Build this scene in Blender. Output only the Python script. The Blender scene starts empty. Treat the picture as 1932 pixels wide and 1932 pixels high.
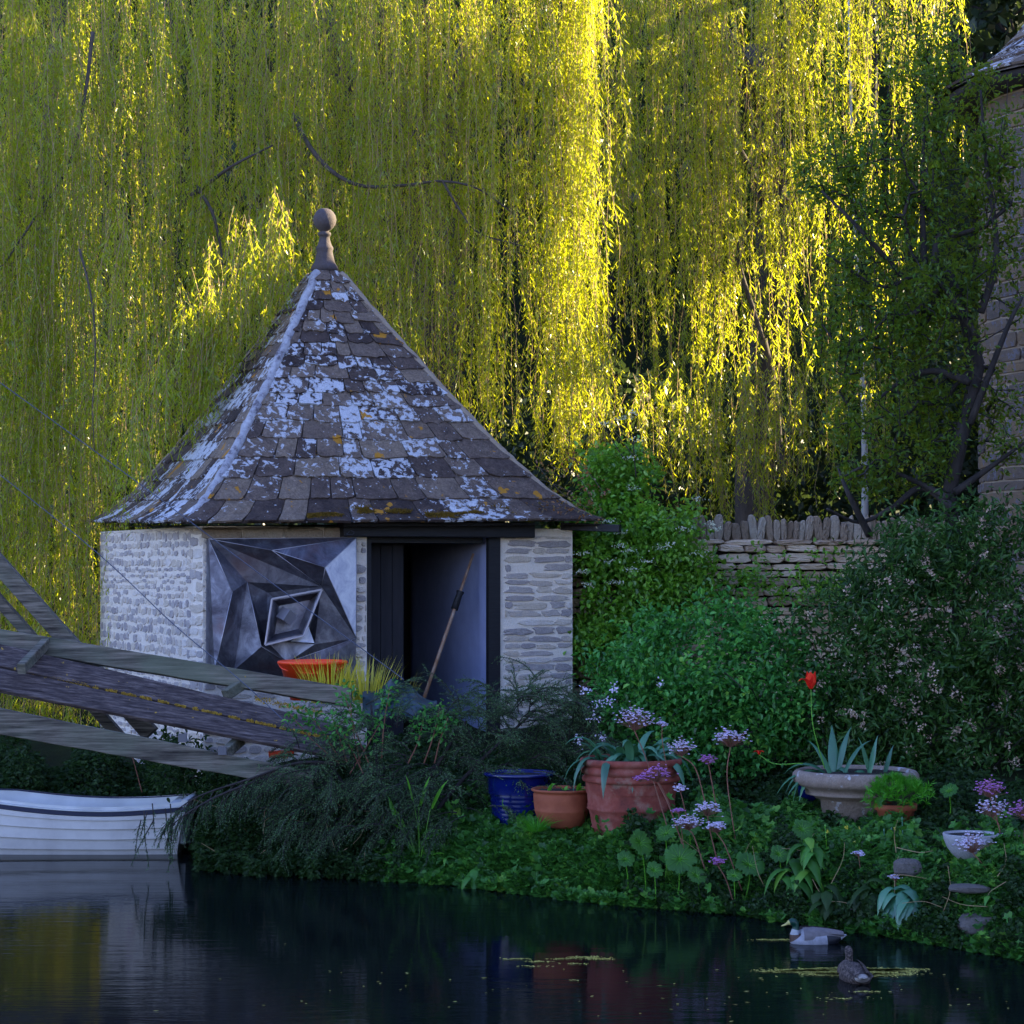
import bpy, math, random
import numpy as np
from mathutils import Vector, Matrix, noise as mnoise
rng = np.random.default_rng(7)
random.seed(7)
scene = bpy.context.scene
COL = scene.collection

# ---------------------------------------------------------------- camera
F = 4357.0; HY = 1070.0; CX = 966.0; CAMZ = 3.3
cd = bpy.data.cameras.new('camera'); cam = bpy.data.objects.new('camera', cd); COL.objects.link(cam)
cam.location = (0, 0, CAMZ); cam.rotation_euler = (math.radians(90), 0, 0)
cd.sensor_width = 36; cd.lens = F / 1932 * 36; cd.shift_y = (HY - CX) / 1932
cd.clip_start = 0.5; cd.clip_end = 2000
scene.camera = cam
# ---------------------------------------------------------------- sun and sky
SUN_AZ = math.atan2(1.0, 0.42); SUN_EL = math.radians(21)
w = bpy.data.worlds.new('World'); scene.world = w; w.use_nodes = True
wn = w.node_tree; bg = wn.nodes['Background']
sky = wn.nodes.new('ShaderNodeTexSky'); sky.sky_type = 'NISHITA'; sky.sun_disc = False
sky.sun_elevation = SUN_EL; sky.sun_rotation = SUN_AZ; sky.air_density = 1.0; sky.dust_density = 0.3; sky.ozone_density = 3.0
wm = wn.nodes.new('ShaderNodeMix'); wm.data_type = 'RGBA'; wm.blend_type = 'MULTIPLY'; wm.inputs[0].default_value = 1.0; wm.inputs[7].default_value = (1.0, .90, 1.15, 1)
wn.links.new(sky.outputs[0], wm.inputs[6]); wn.links.new(wm.outputs[2], bg.inputs[0]); bg.inputs[1].default_value = 0.095
sd = bpy.data.lights.new('sun', 'SUN'); sun = bpy.data.objects.new('sun', sd); COL.objects.link(sun)
sd.energy = 5.0; sd.angle = math.radians(0.5); sd.color = (1.0, 0.83, 0.50)
sdir = Vector((math.cos(SUN_EL) * math.sin(SUN_AZ), math.cos(SUN_EL) * math.cos(SUN_AZ), math.sin(SUN_EL)))
sun.rotation_euler = sdir.to_track_quat('Z', 'Y').to_euler(); sun.location = (40, 30, 40)
scene.view_settings.view_transform = 'Standard'; scene.view_settings.look = 'None'
scene.view_settings.exposure = 2.6; scene.view_settings.gamma = 1.0
scene.view_settings.use_curve_mapping = False
cy = scene.cycles
cy.max_bounces = 7; cy.diffuse_bounces = 4; cy.glossy_bounces = 3; cy.transmission_bounces = 5; cy.transparent_max_bounces = 4
cy.caustics_reflective = False; cy.caustics_refractive = False; cy.sample_clamp_indirect = 6.0

# ---------------------------------------------------------------- helpers
def at(px, py, Y):
    return np.array([(px - CX) * Y / F, Y, CAMZ + (HY - py) * Y / F])
def nrm(v):
    v = np.asarray(v, float); return v / (np.linalg.norm(v) + 1e-12)
def tag(o, label=None, cat=None, group=None, kind=None):
    if label: o['label'] = label
    if cat: o['category'] = cat
    if group: o['group'] = group
    if kind: o['kind'] = kind
    return o
def empty(name, loc, label, cat, group=None):
    o = bpy.data.objects.new(name, None); COL.objects.link(o); o.location = tuple(loc); o.empty_display_size = .2
    return tag(o, label, cat, group)
def wloc(o):
    l = Vector((0, 0, 0))
    while o is not None:
        l = l + o.location; o = o.parent
    return np.array(l)
class G:
    """collects faces for ONE mesh"""
    def __init__(s): s.V = []; s.n = 0; s.idx = []; s.cnt = []; s.mi = []; s.sm = []
    def add(s, V, faces, mat=0, smooth=False):
        V = np.asarray(V, float).reshape(-1, 3); b = s.n; s.V.append(V); s.n += len(V)
        for f in faces:
            s.idx.append(np.asarray(f) + b); s.cnt.append(np.array([len(f)])); s.mi.append(np.array([mat])); s.sm.append(np.array([smooth]))
        return b
    def bulk(s, V, FA, mat=0, smooth=False):
        V = np.asarray(V, float).reshape(-1, 3); FA = np.asarray(FA); b = s.n; s.V.append(V); s.n += len(V)
        s.idx.append((FA + b).ravel()); s.cnt.append(np.full(len(FA), FA.shape[1])); s.mi.append(np.full(len(FA), mat)); s.sm.append(np.full(len(FA), smooth))
    def build(s, name, mats, parent=None, origin=None, label=None, cat=None, group=None, kind=None):
        if not isinstance(mats, (list, tuple)): mats = [mats]
        V = np.concatenate(s.V); base = wloc(parent) if parent is not None else (np.array(origin, float) if origin is not None else np.zeros(3))
        V = V - base
        idx = np.concatenate(s.idx).astype(np.int32); cnt = np.concatenate(s.cnt).astype(np.int32)
        me = bpy.data.meshes.new(name); me.vertices.add(len(V)); me.vertices.foreach_set('co', V.astype(np.float32).ravel())
        me.loops.add(len(idx)); me.loops.foreach_set('vertex_index', idx)
        me.polygons.add(len(cnt)); st = np.concatenate([[0], np.cumsum(cnt)[:-1]]).astype(np.int32)
        me.polygons.foreach_set('loop_start', st)
        me.polygons.foreach_set('material_index', np.concatenate(s.mi).astype(np.int32))
        me.polygons.foreach_set('use_smooth', np.concatenate(s.sm).astype(bool))
        for m in mats: me.materials.append(m)
        me.update(calc_edges=True)
        o = bpy.data.objects.new(name, me); COL.objects.link(o)
        if parent is not None: o.parent = parent
        else: o.location = tuple(base)
        return tag(o, label, cat, group, kind)
def copy_tree(o, parent=None):
    c = o.copy(); COL.objects.link(c)
    if parent is not None: c.parent = parent
    for ch in [x for x in bpy.data.objects if x.parent == o]: copy_tree(ch, c)
    return c
def frame(d, up=(0, 0, 1)):
    d = nrm(d); up = np.asarray(up, float)
    if abs(d @ up) > .98: up = np.array([1., 0, 0])
    a = nrm(np.cross(up, d)); b = np.cross(d, a); return a, b
def beam(g, p0, p1, w, h, up=(0, 0, 1), ch=.008, mat=0, seg=1, wob=0):
    p0 = np.asarray(p0, float); p1 = np.asarray(p1, float); a, b = frame(p1 - p0, up)
    w /= 2; h /= 2; c = ch
    pr = [(-w + c, -h), (w - c, -h), (w, -h + c), (w, h - c), (w - c, h), (-w + c, h), (-w, h - c), (-w, -h + c)]
    V = []
    for i in range(seg + 1):
        p = p0 + (p1 - p0) * i / seg
        if wob and 0 < i < seg: p = p + a * random.uniform(-wob, wob) + b * random.uniform(-wob, wob)
        V += [p + a * x + b * y for x, y in pr]
    Fs = []
    for i in range(seg):
        for k in range(8):
            Fs.append([i * 8 + k, i * 8 + (k + 1) % 8, (i + 1) * 8 + (k + 1) % 8, (i + 1) * 8 + k])
    Fs.append(list(range(7, -1, -1))); Fs.append([seg * 8 + k for k in range(8)])
    g.add(V, Fs, mat)
def boxp(g, lo, hi, A=None, u=None, n=None, mat=0):
    """box in a frame: A origin, u along, n outward, z up. lo/hi = (s, out, z)"""
    if A is None: A = np.zeros(3); u = np.array([1., 0, 0]); n = np.array([0., 1, 0])
    z = np.array([0, 0, 1.]); V = []
    for k in range(8):
        s = (lo[0], hi[0])[k & 1]; o = (lo[1], hi[1])[(k >> 1) & 1]; zz = (lo[2], hi[2])[(k >> 2) & 1]
        V.append(np.array([A[0], A[1], 0]) + u * s + n * o + z * zz)
    g.add(V, [[0, 2, 3, 1], [4, 5, 7, 6], [0, 1, 5, 4], [2, 6, 7, 3], [0, 4, 6, 2], [1, 3, 7, 5]], mat)
def tube(g, pts, rad, n=6, mat=0, smooth=True, cap=True):
    pts = np.asarray(pts, float); m = len(pts); rad = np.broadcast_to(np.asarray(rad, float), (m,))
    t = np.gradient(pts, axis=0); V = []; a, b = frame(t[0])
    for i in range(m):
        d = nrm(t[i]); a = nrm(a - d * (a @ d)); b = np.cross(d, a)
        for k in range(n):
            th = 2 * math.pi * k / n; V.append(pts[i] + rad[i] * (a * math.cos(th) + b * math.sin(th)))
    fa = [[i * n + k, i * n + (k + 1) % n, (i + 1) * n + (k + 1) % n, (i + 1) * n + k] for i in range(m - 1) for k in range(n)]
    if cap: fa += [list(range(n - 1, -1, -1)), [(m - 1) * n + k for k in range(n)]]
    g.add(V, fa, mat, smooth)
def curve(P, n=10):
    """Catmull-Rom through points"""
    P = np.asarray(P, float); Q = np.vstack([2 * P[0] - P[1], P, 2 * P[-1] - P[-2]]); out = []
    for i in range(len(P) - 1):
        p0, p1, p2, p3 = Q[i:i + 4]
        for t in np.linspace(0, 1, n, endpoint=False):
            out.append(.5 * ((2 * p1) + (-p0 + p2) * t + (2 * p0 - 5 * p1 + 4 * p2 - p3) * t * t + (-p0 + 3 * p1 - 3 * p2 + p3) * t ** 3))
    out.append(P[-1]); return np.array(out)
def lathe(g, c, prof, n=32, wob=0, mat=0, smooth=True, sy=1.0):
    V = []; c = np.asarray(c, float)
    for j, (r, z) in enumerate(prof):
        for k in range(n):
            th = 2 * math.pi * k / n; rr = r
            if wob and r > .001: rr = r * (1 + wob * mnoise.noise(Vector((math.cos(th) * 2, math.sin(th) * 2, z * 6 + c[0]))))
            V.append(c + np.array([rr * math.cos(th), rr * math.sin(th) * sy, z]))
    fa = [[i * n + k, i * n + (k + 1) % n, (i + 1) * n + (k + 1) % n, (i + 1) * n + k] for i in range(len(prof) - 1) for k in range(n)]
    g.add(V, fa, mat, smooth)
def unit(N):
    v = rng.normal(size=(N, 3)); return v / np.linalg.norm(v, axis=1, keepdims=True)
def vn(v): return v / (np.linalg.norm(v, axis=1, keepdims=True) + 1e-12)
def leaves(g, P, D, L, W, up=None, kind='rhomb', mat=0, fold=.25):
    """P base points, D unit directions, L/W arrays. kinds: rhomb (flat 4), fold (2 tris), oval (2 folded quads), lobed"""
    N = len(P); D = vn(np.asarray(D, float)); L = np.broadcast_to(L, (N,))[:, None]; W = np.broadcast_to(W, (N,))[:, None]
    R = unit(N) if up is None else vn(np.asarray(up, float) + .45 * unit(N))
    S = vn(np.cross(D, R)); Nn = np.cross(S, D)
    if kind == 'rhomb':
        V = np.stack([P, P + D * L * .45 + S * W * .5, P + D * L, P + D * L * .45 - S * W * .5], 1)
        g.bulk(V, np.arange(4 * N).reshape(N, 4), mat)
    elif kind == 'fold':
        V = np.stack([P, P + D * L * .4 + S * W * .5 + Nn * W * fold, P + D * L, P + D * L * .4 - S * W * .5 + Nn * W * fold], 1)
        b = np.arange(N)[:, None] * 4
        g.bulk(V, np.concatenate([b + [0, 2, 1], b + [0, 3, 2]]), mat)
    elif kind == 'oval':
        V = np.stack([P, P + D * L * .22 + S * W * .42 + Nn * W * fold, P + D * L * .65 + S * W * .42 + Nn * W * fold, P + D * L - Nn * L * .08,
                      P + D * L * .65 - S * W * .42 + Nn * W * fold, P + D * L * .22 - S * W * .42 + Nn * W * fold], 1)
        b = np.arange(N)[:, None] * 6
        g.bulk(V, np.concatenate([b + [0, 3, 2, 1], b + [0, 5, 4, 3]]), mat)
    elif kind == 'lobed':
        ang = np.array([180, 130, 112, 75, 55, 22, 0, -22, -55, -75, -112, -130]) * math.pi / 180
        rad = np.array([.12, .5, .36, .52, .38, .55, .6, .55, .38, .52, .36, .5])
        C = P + D * L * .45
        vs = [C - Nn * W * .10] + [C + D * L * (math.cos(a) * r) + S * W * (math.sin(a) * r) + Nn * W * (.10 * (r > .45)) for a, r in zip(ang, rad)]
        V = np.stack(vs, 1); b = np.arange(N)[:, None] * 13
        g.bulk(V, np.concatenate([b + [0, 1 + (k + 1) % 12, 1 + k] for k in range(12)]), mat)
def ribbon(g, pts, wid, side, fold=.3, mat=0):
    """strap leaf: two strips folded along the midrib"""
    pts = np.asarray(pts, float); m = len(pts); t = np.gradient(pts, axis=0); V = []
    for i in range(m):
        d = nrm(t[i]); s = nrm(side - d * (side @ d)); nn = np.cross(s, d); wv = wid[i]
        V += [pts[i] + s * wv / 2 + nn * wv * fold, pts[i], pts[i] - s * wv / 2 + nn * wv * fold]
    fa = []
    for i in range(m - 1):
        for k in (0, 1): fa.append([i * 3 + k, i * 3 + k + 1, (i + 1) * 3 + k + 1, (i + 1) * 3 + k])
    g.add(V, fa, mat, True)

# ---------------------------------------------------------------- materials
class NT:
    def __init__(s, name):
        s.m = bpy.data.materials.new(name); s.m.use_nodes = True; s.t = s.m.node_tree; s.t.nodes.clear()
        s.out = s.t.nodes.new('ShaderNodeOutputMaterial')
    def n(s, typ, **kw):
        nd = s.t.nodes.new('ShaderNode' + typ)
        for k, v in kw.items():
            if k in nd.inputs.keys() if isinstance(k, str) else False: s.set(nd.inputs[k], v)
            else: setattr(nd, k, v)
        return nd
    def set(s, inp, v):
        if hasattr(v, 'is_output') or isinstance(v, bpy.types.NodeSocket): s.t.links.new(v, inp)
        else: inp.default_value = v if not (isinstance(v, tuple) and len(v) == 3 and inp.type == 'RGBA') else (*v, 1)
    def node(s, typ, ins, **kw):
        nd = s.t.nodes.new('ShaderNode' + typ)
        for k, v in kw.items(): setattr(nd, k, v)
        for k, v in ins.items(): s.set(nd.inputs[k], v)
        return nd
    def coord(s, scale=(1, 1, 1), kind='Object', rot=(0, 0, 0)):
        tc = s.t.nodes.new('ShaderNodeTexCoord')
        mp = s.node('Mapping', {'Vector': tc.outputs[kind], 'Scale': scale, 'Rotation': rot}); return mp.outputs[0]
    def noise(s, sc, det=4, rough=.55, vec=None, dist=0):
        vec = vec if vec is not None else s.coord()
        return s.node('TexNoise', {'Vector': vec, 'Scale': sc, 'Detail': det, 'Roughness': rough, 'Distortion': dist}).outputs['Fac']
    def ramp(s, fac, stops, interp='LINEAR'):
        r = s.node('ValToRGB', {'Fac': fac}); cr = r.color_ramp; cr.interpolation = interp
        while len(cr.elements) < len(stops): cr.elements.new(.5)
        for e, (p, c) in zip(cr.elements, stops):
            e.position = p; e.color = (*c, 1) if isinstance(c, tuple) else (c, c, c, 1)
        return r.outputs[0]
    def mix(s, fac, a, b, bt='MIX'):
        m = s.t.nodes.new('ShaderNodeMix'); m.data_type = 'RGBA'; m.blend_type = bt
        s.set(m.inputs[0], fac); s.set(m.inputs[6], a); s.set(m.inputs[7], b); return m.outputs[2]
    def math(s, op, a, b=0.5):
        m = s.t.nodes.new('ShaderNodeMath'); m.operation = op; s.set(m.inputs[0], a); s.set(m.inputs[1], b); return m.outputs[0]
    def island(s): return s.t.nodes.new('ShaderNodeNewGeometry').outputs['Random Per Island']
    def bump(s, h, strength=.5, dist=.02):
        return s.node('Bump', {'Height': h, 'Strength': strength, 'Distance': dist}).outputs[0]
    def pbr(s, col, rough=.8, metal=0., nor=None, spec=.4, **kw):
        ins = {'Base Color': col, 'Roughness': rough, 'Metallic': metal, 'Specular IOR Level': spec}; ins.update(kw)
        if nor is not None: ins['Normal'] = nor
        p = s.node('BsdfPrincipled', ins); s.t.links.new(p.outputs[0], s.out.inputs[0]); return s.m

def leafmat(name, c1, c2, tr, trans=.45, gloss=.05, rough=.35, nscale=1.2, c3=None):
    t = NT(name); isl = t.island(); nz = t.noise(nscale, 3)
    f = t.math('ADD', t.math('MULTIPLY', isl, .55), t.math('MULTIPLY', nz, .55))
    stops = [(.15, c1), (.75, c2)] + ([(.97, c3)] if c3 else [])
    col = t.ramp(f, stops); trc = t.mix(.75, col, tr)
    d = t.node('BsdfDiffuse', {'Color': col}).outputs[0]; tl = t.node('BsdfTranslucent', {'Color': trc}).outputs[0]
    m = t.node('MixShader', {0: trans, 1: d, 2: tl}).outputs[0]
    if gloss: m = t.node('MixShader', {0: gloss, 1: m, 2: t.node('BsdfGlossy', {'Color': (1., 1., 1.), 'Roughness': rough}).outputs[0]}).outputs[0]
    t.t.links.new(m, t.out.inputs[0]); return t.m

def stone_mat(name, stops, bump=.5, lich=None, sc=9):
    t = NT(name); isl = t.island(); nz = t.noise(sc, 6, .65)
    f = t.math('ADD', t.math('MULTIPLY', isl, .6), t.math('MULTIPLY', nz, .5)); col = t.ramp(f, stops)
    fine = t.noise(60, 5, .7); col = t.mix(.35, col, t.ramp(fine, [(.3, .25), (.7, .9)]), 'OVERLAY')
    if lich:
        mask = t.ramp(t.noise(7, 6, .7), [(lich[1], 0.0), (lich[1] + .03, 1.0)]); col = t.mix(mask, col, lich[0])
    return t.pbr(col, .9, nor=t.bump(t.noise(25, 8, .7), bump, .02))

M = {}
def mk_mats():
    # roof slates: brown/grey stone with crusty white and orange lichen
    t = NT('roof slate'); isl = t.island()
    base = t.ramp(t.math('ADD', t.math('MULTIPLY', isl, .48), t.math('MULTIPLY', t.noise(6, 6, .65), .48)), [(.18, (.03, .02, .018)), (.38, (.08, .056, .046)), (.6, (.15, .11, .083)), (.85, (.22, .165, .115))])
    base = t.mix(.45, base, t.ramp(t.noise(14, 5, .7), [(.3, .2), (.7, .85)]), 'OVERLAY'); base = t.mix(.7, base, t.ramp(t.noise(38, 6, .75), [(.3, .15), (.72, .95)]), 'OVERLAY')
    i2 = t.math('FRACT', t.math('MULTIPLY', isl, 17.3), 0.0); off = t.math('MULTIPLY', t.math('SUBTRACT', i2, .5), .22)
    big = t.math('MULTIPLY', t.math('SUBTRACT', t.noise(.75, 2), .5), .6)
    n1 = t.math('ADD', t.math('ADD', t.noise(10, 6, .65, dist=.4), off), big)
    white = t.ramp(n1, [(.565, 0.0), (.60, 1.0)])
    sp = t.node('TexVoronoi', {'Vector': t.coord(), 'Scale': 13.0, 'Randomness': 1.0}).outputs['Distance']
    spn = t.math('ADD', sp, t.math('MULTIPLY', t.noise(2.2, 3), .9))
    white = t.math('MAXIMUM', white, t.ramp(spn, [(.47, 1.0), (.52, 0.0)]))
    wc = t.ramp(t.noise(45, 5, .7), [(.25, (.28, .27, .29)), (.55, (.56, .56, .58))])
    col = t.mix(white, base, wc)
    org = t.ramp(t.math('ADD', t.noise(3.1, 5, .6, vec=t.coord(rot=(.5, .8, .2))), t.math('MULTIPLY', off, -.5)), [(.665, 0.0), (.68, 1.0)])
    col = t.mix(org, col, (.42, .19, .02))
    M['slate'] = t.pbr(col, .92, nor=t.bump(t.math('ADD', t.noise(22, 8, .72), t.math('MULTIPLY', white, .25)), .75, .022), spec=.25)
    t = NT('hip mortar'); nz = t.noise(9, 8, .72)
    M['hip'] = t.pbr(t.ramp(nz, [(.36, (.13, .11, .12)), (.46, (.34, .33, .35)), (.7, (.52, .52, .54))]), .95, nor=t.bump(t.noise(20, 8, .7), .8, .03), spec=.2)
    M['finial'] = stone_mat('finial stone', [(.2, (.04, .032, .034)), (.8, (.105, .085, .085))], .6)
    M['rock'] = stone_mat('bank rock', [(.2, (.045, .04, .035)), (.8, (.15, .125, .11))], .9)
    M['moss'] = leafmat('moss', (.10, .06, .015), (.20, .12, .02), (.2, .2, .05), .1, 0)
    M['mortar'] = stone_mat('lime mortar', [(.1, (.62, .53, .43)), (.9, (.86, .76, .64))], .7, sc=7)
    M['rubble'] = stone_mat('rubble stone', [(.1, (.25, .22, .22)), (.5, (.42, .37, .34)), (.66, (.54, .45, .35)), (.9, (.68, .61, .55))], .9)
    M['ochre'] = stone_mat('ochre stone', [(.1, (.15, .11, .075)), (.5, (.27, .20, .14)), (.9, (.38, .32, .25))], .8)
    M['drystone'] = stone_mat('dry wall stone', [(.1, (.26, .18, .12)), (.5, (.58, .42, .29)), (.9, (.80, .62, .46))], .8, sc=5)
    t = NT('black timber'); nz = t.noise(6, 5, .6, vec=t.coord((1, 1, 12)))
    M['black'] = t.pbr(t.ramp(nz, [(.3, (.006, .006, .008)), (.8, (.02, .02, .024))]), .6, nor=t.bump(nz, .4, .01))
    t = NT('plaster'); nz = t.noise(4, 6, .6)
    M['plaster'] = t.pbr(t.ramp(nz, [(.2, (.30, .34, .58)), (.8, (.42, .47, .72))]), .85, nor=t.bump(t.noise(6, 8, .6), .5, .03))
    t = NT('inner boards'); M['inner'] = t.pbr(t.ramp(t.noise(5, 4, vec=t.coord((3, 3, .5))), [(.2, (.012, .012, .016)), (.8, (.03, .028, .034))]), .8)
    # weathered timber
    t = NT('weathered timber'); v = t.coord((1, 1, 1)); wv = t.noise(3.5, 8, .7, vec=t.coord((.35, 6, 7)))
    col = t.ramp(wv, [(.34, (.022, .018, .015)), (.5, (.105, .09, .07)), (.68, (.24, .205, .165))])
    col = t.mix(t.ramp(t.noise(1.3, 4), [(.42, 0.0), (.65, .6)]), col, (.13, .15, .10))
    M['timber'] = t.pbr(col, .88, nor=t.bump(wv, .5, .01), spec=.25)
    t = NT('deck board'); wv = t.noise(4, 8, .7, vec=t.coord((.3, 7, 7)))
    col = t.ramp(wv, [(.36, (.02, .014, .014)), (.52, (.075, .056, .052)), (.70, (.18, .14, .125))])
    yel = t.ramp(t.noise(9, 6, .65), [(.66, 0.0), (.70, 1.0)]); col = t.mix(yel, col, (.40, .25, .03))
    M['deck'] = t.pbr(col, .88, nor=t.bump(wv, .5, .01), spec=.25)
    t = NT('yellow lichen'); nz = t.noise(30, 5, .7)
    M['lichen'] = t.pbr(t.ramp(nz, [(.3, (.10, .06, .02)), (.5, (.42, .26, .03)), (.8, (.55, .38, .05))]), .95, nor=t.bump(nz, 1, .02))
    t = NT('bolt steel'); M['steel'] = t.pbr((.12, .12, .14), .5, .8)
    # sculpture metal
    t = NT('aged sheet metal'); nz = t.noise(3.5, 8, .68, dist=.6); isl = t.island()
    f = t.math('ADD', nz, t.math('MULTIPLY', t.math('SUBTRACT', isl, .5), .25))
    col = t.ramp(f, [(.28, (.05, .04, .05)), (.52, (.15, .145, .17)), (.75, (.34, .34, .38))])
    col = t.mix(t.ramp(t.noise(1.6, 4), [(.52, 0.0), (.66, .5)]), col, (.16, .075, .06))
    M['sheet'] = t.pbr(col, t.ramp(nz, [(.3, .6), (.7, .42)]), .8, nor=t.bump(t.noise(14, 6, .7), .15, .01))
    t = NT('pale skylit metal'); nz = t.noise(4, 8, .7, dist=.8); M['skylit_metal'] = t.pbr(t.ramp(nz, [(.3, (.45, .46, .56)), (.65, (.88, .88, .90))]), .6, .0)  # pale tone stands in for sky reflection on the bright facet
    t = NT('seam metal'); M['seam'] = t.pbr((.42, .40, .44), .4, .6)
    # terracotta, pots
    t = NT('terracotta weathered'); nz = t.noise(5, 8, .68)
    col = t.ramp(nz, [(.28, (.10, .024, .018)), (.5, (.23, .048, .030)), (.72, (.30, .11, .08))])
    col = t.mix(t.ramp(t.noise(3, 7, .7), [(.55, 0.0), (.68, .55)]), col, (.30, .27, .19))
    M['terra1'] = t.pbr(col, .85, nor=t.bump(t.noise(30, 5), .2, .01))
    t = NT('terracotta orange'); nz = t.noise(5, 7, .65)
    M['terra2'] = t.pbr(t.ramp(nz, [(.3, (.22, .05, .02)), (.7, (.36, .095, .04))]), .75, nor=t.bump(t.noise(30, 5), .15, .01))
    t = NT('blue glaze'); M['blueglaze'] = t.pbr(t.ramp(t.noise(4, 4), [(.3, (.002, .005, .055)), (.7, (.004, .011, .12))]), .14, nor=t.bump(t.noise(3, 3, vec=t.coord((1, 1, 6))), .08, .02), spec=.6)
    M['urn'] = stone_mat('urn stone', [(.2, (.10, .07, .05)), (.5, (.20, .145, .11)), (.85, (.30, .24, .19))], .7, lich=((.42, .40, .40), .60), sc=9)
    M['bowl'] = stone_mat('bowl stone', [(.1, (.20, .20, .21)), (.9, (.36, .35, .36))], .6)
    t = NT('orange plastic'); M['orange'] = t.pbr((.95, .07, .012), .4)
    t = NT('teal tarpaulin'); M['tarp'] = t.pbr(t.ramp(t.noise(3, 4), [(.3, (.012, .03, .04)), (.7, (.03, .06, .075))]), .45, nor=t.bump(t.noise(8, 5), .4, .03))
    t = NT('soil'); M['soil'] = t.pbr(t.ramp(t.noise(8, 8, .7), [(.3, (.012, .009, .007)), (.7, (.04, .03, .022))]), .95, nor=t.bump(t.noise(20, 8, .7), 1, .05))
    t = NT('ground'); col = t.ramp(t.noise(1.5, 8, .7), [(.3, (.012, .014, .007)), (.55, (.02, .03, .01)), (.8, (.04, .045, .02))])
    M['ground'] = t.pbr(col, .95, nor=t.bump(t.noise(14, 8, .7), 1, .06), spec=.1)
    # boat
    t = NT('boat paint'); nz = t.noise(2.5, 7, .65); M['boat'] = t.pbr(t.ramp(nz, [(.25, (.46, .42, .40)), (.6, (.62, .58, .55))]), .5, nor=t.bump(t.noise(5, 4), .1, .01))
    t = NT('boat inner'); M['boatin'] = t.pbr(t.ramp(t.noise(3, 6), [(.25, (.52, .52, .52)), (.7, (.72, .72, .72))]), .6)
    t = NT('navy band'); M['navy'] = t.pbr((.012, .016, .05), .45)
    t = NT('cable'); M['cable'] = t.pbr((.07, .08, .12), .5, .2)
    # bark
    for nm, a, b in (('bark', (.035, .027, .024), (.11, .085, .07)), ('twig', (.26, .17, .08), (.48, .33, .17)), ('darkbark', (.014, .012, .012), (.05, .04, .036)), ('redstem', (.16, .06, .04), (.30, .14, .09)), ('palebark', (.35, .35, .36), (.6, .6, .6))):
        t = NT(nm); nz = t.noise(12, 7, .7, vec=t.coord((1, 1, .3))); M[nm] = t.pbr(t.ramp(nz, [(.3, a), (.7, b)]), .9, nor=t.bump(nz, .7, .02))
    # water
    t = NT('pond water'); v = t.coord((1, 1, 1))
    n1 = t.noise(2.2, 3, .55, vec=t.coord((.55, 3.0, 1))); n2 = t.noise(9, 2, .5, vec=t.coord((.5, 2.2, 1)))
    calm = t.ramp(t.noise(.28, 2), [(.4, .25), (.65, 1.0)])
    n3 = t.noise(16, 3, .6, vec=t.coord((.22, 2.6, 1))); h = t.math('MULTIPLY', t.math('ADD', t.math('ADD', t.math('MULTIPLY', n1, .7), t.math('MULTIPLY', n2, .16)), t.math('MULTIPLY', n3, .10)), calm)
    M['water'] = t.pbr((.004, .006, .006), .03, nor=t.bump(h, .32, .022), spec=.25, IOR=1.17)
    # foliage
    M['willow'] = leafmat('willow leaf', (.03, .10, .005), (.16, .26, .012), (.93, .92, .02), .60, .035, .3, 1.6)
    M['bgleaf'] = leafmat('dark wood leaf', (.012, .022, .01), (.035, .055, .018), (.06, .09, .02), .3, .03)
    M['juniper'] = leafmat('juniper needle', (.008, .03, .010), (.11, .21, .075), (.08, .16, .04), .2, .02, .5, 2.0)
    M['rose'] = leafmat('rose bush leaf', (.007, .045, .010), (.085, .34, .055), (.10, .38, .03), .3, .03, .5, 2.5, c3=(.28, .52, .05))
    M['choisya'] = leafmat('dark shrub leaf', (.004, .018, .004), (.055, .14, .025), (.07, .16, .02), .25, .02, .4, 2)
    M['viburn'] = leafmat('climber leaf', (.03, .11, .008), (.20, .46, .03), (.32, .6, .03), .4, .05, .5, 1.5)
    M['apple'] = leafmat('apple leaf', (.008, .035, .005), (.06, .15, .015), (.55, .60, .03), .42, .02, .35, 1.5)
    M['cover'] = leafmat('ground cover leaf', (.004, .022, .004), (.075, .25, .035), (.09, .28, .02), .3, .02, .45, 1.8, c3=(.26, .44, .04))
    M['cover2'] = leafmat('dark cover leaf', (.006, .022, .006), (.03, .07, .014), (.04, .1, .012), .3, .015, .5, 1.8)
    M['tulip'] = leafmat('tulip leaf', (.018, .08, .045), (.08, .24, .12), (.08, .25, .05), .25, .05, .4, 3)
    M['bright'] = leafmat('lance leaf', (.06, .24, .01), (.14, .42, .03), (.2, .55, .03), .35, .04)
    M['umbrella'] = leafmat('umbrella leaf', (.015, .09, .015), (.07, .22, .025), (.10, .3, .02), .3, .03, .5, 3)
    M['grass'] = leafmat('tawny grass', (.38, .36, .03), (.75, .62, .06), (.6, .6, .05), .35, .04)
    M['pine'] = leafmat('dwarf pine needle', (.03, .18, .01), (.09, .36, .02), (.1, .38, .02), .25, .02)
    for nm, a, b in (('lilac', (.55, .44, .66), (.86, .78, .90)), ('magenta', (.40, .12, .42), (.65, .30, .62)), ('whiteflower', (.55, .60, .42), (.75, .78, .62)), ('pinkflower', (.42, .25, .20), (.65, .50, .38)), ('tulipred', (.75, .012, .015), (.85, .06, .03)), ('pollen', (.75, .62, .10), (.95, .85, .22))):
        M[nm] = leafmat(nm, a, b, b, .25, 0)
mk_mats()

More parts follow.
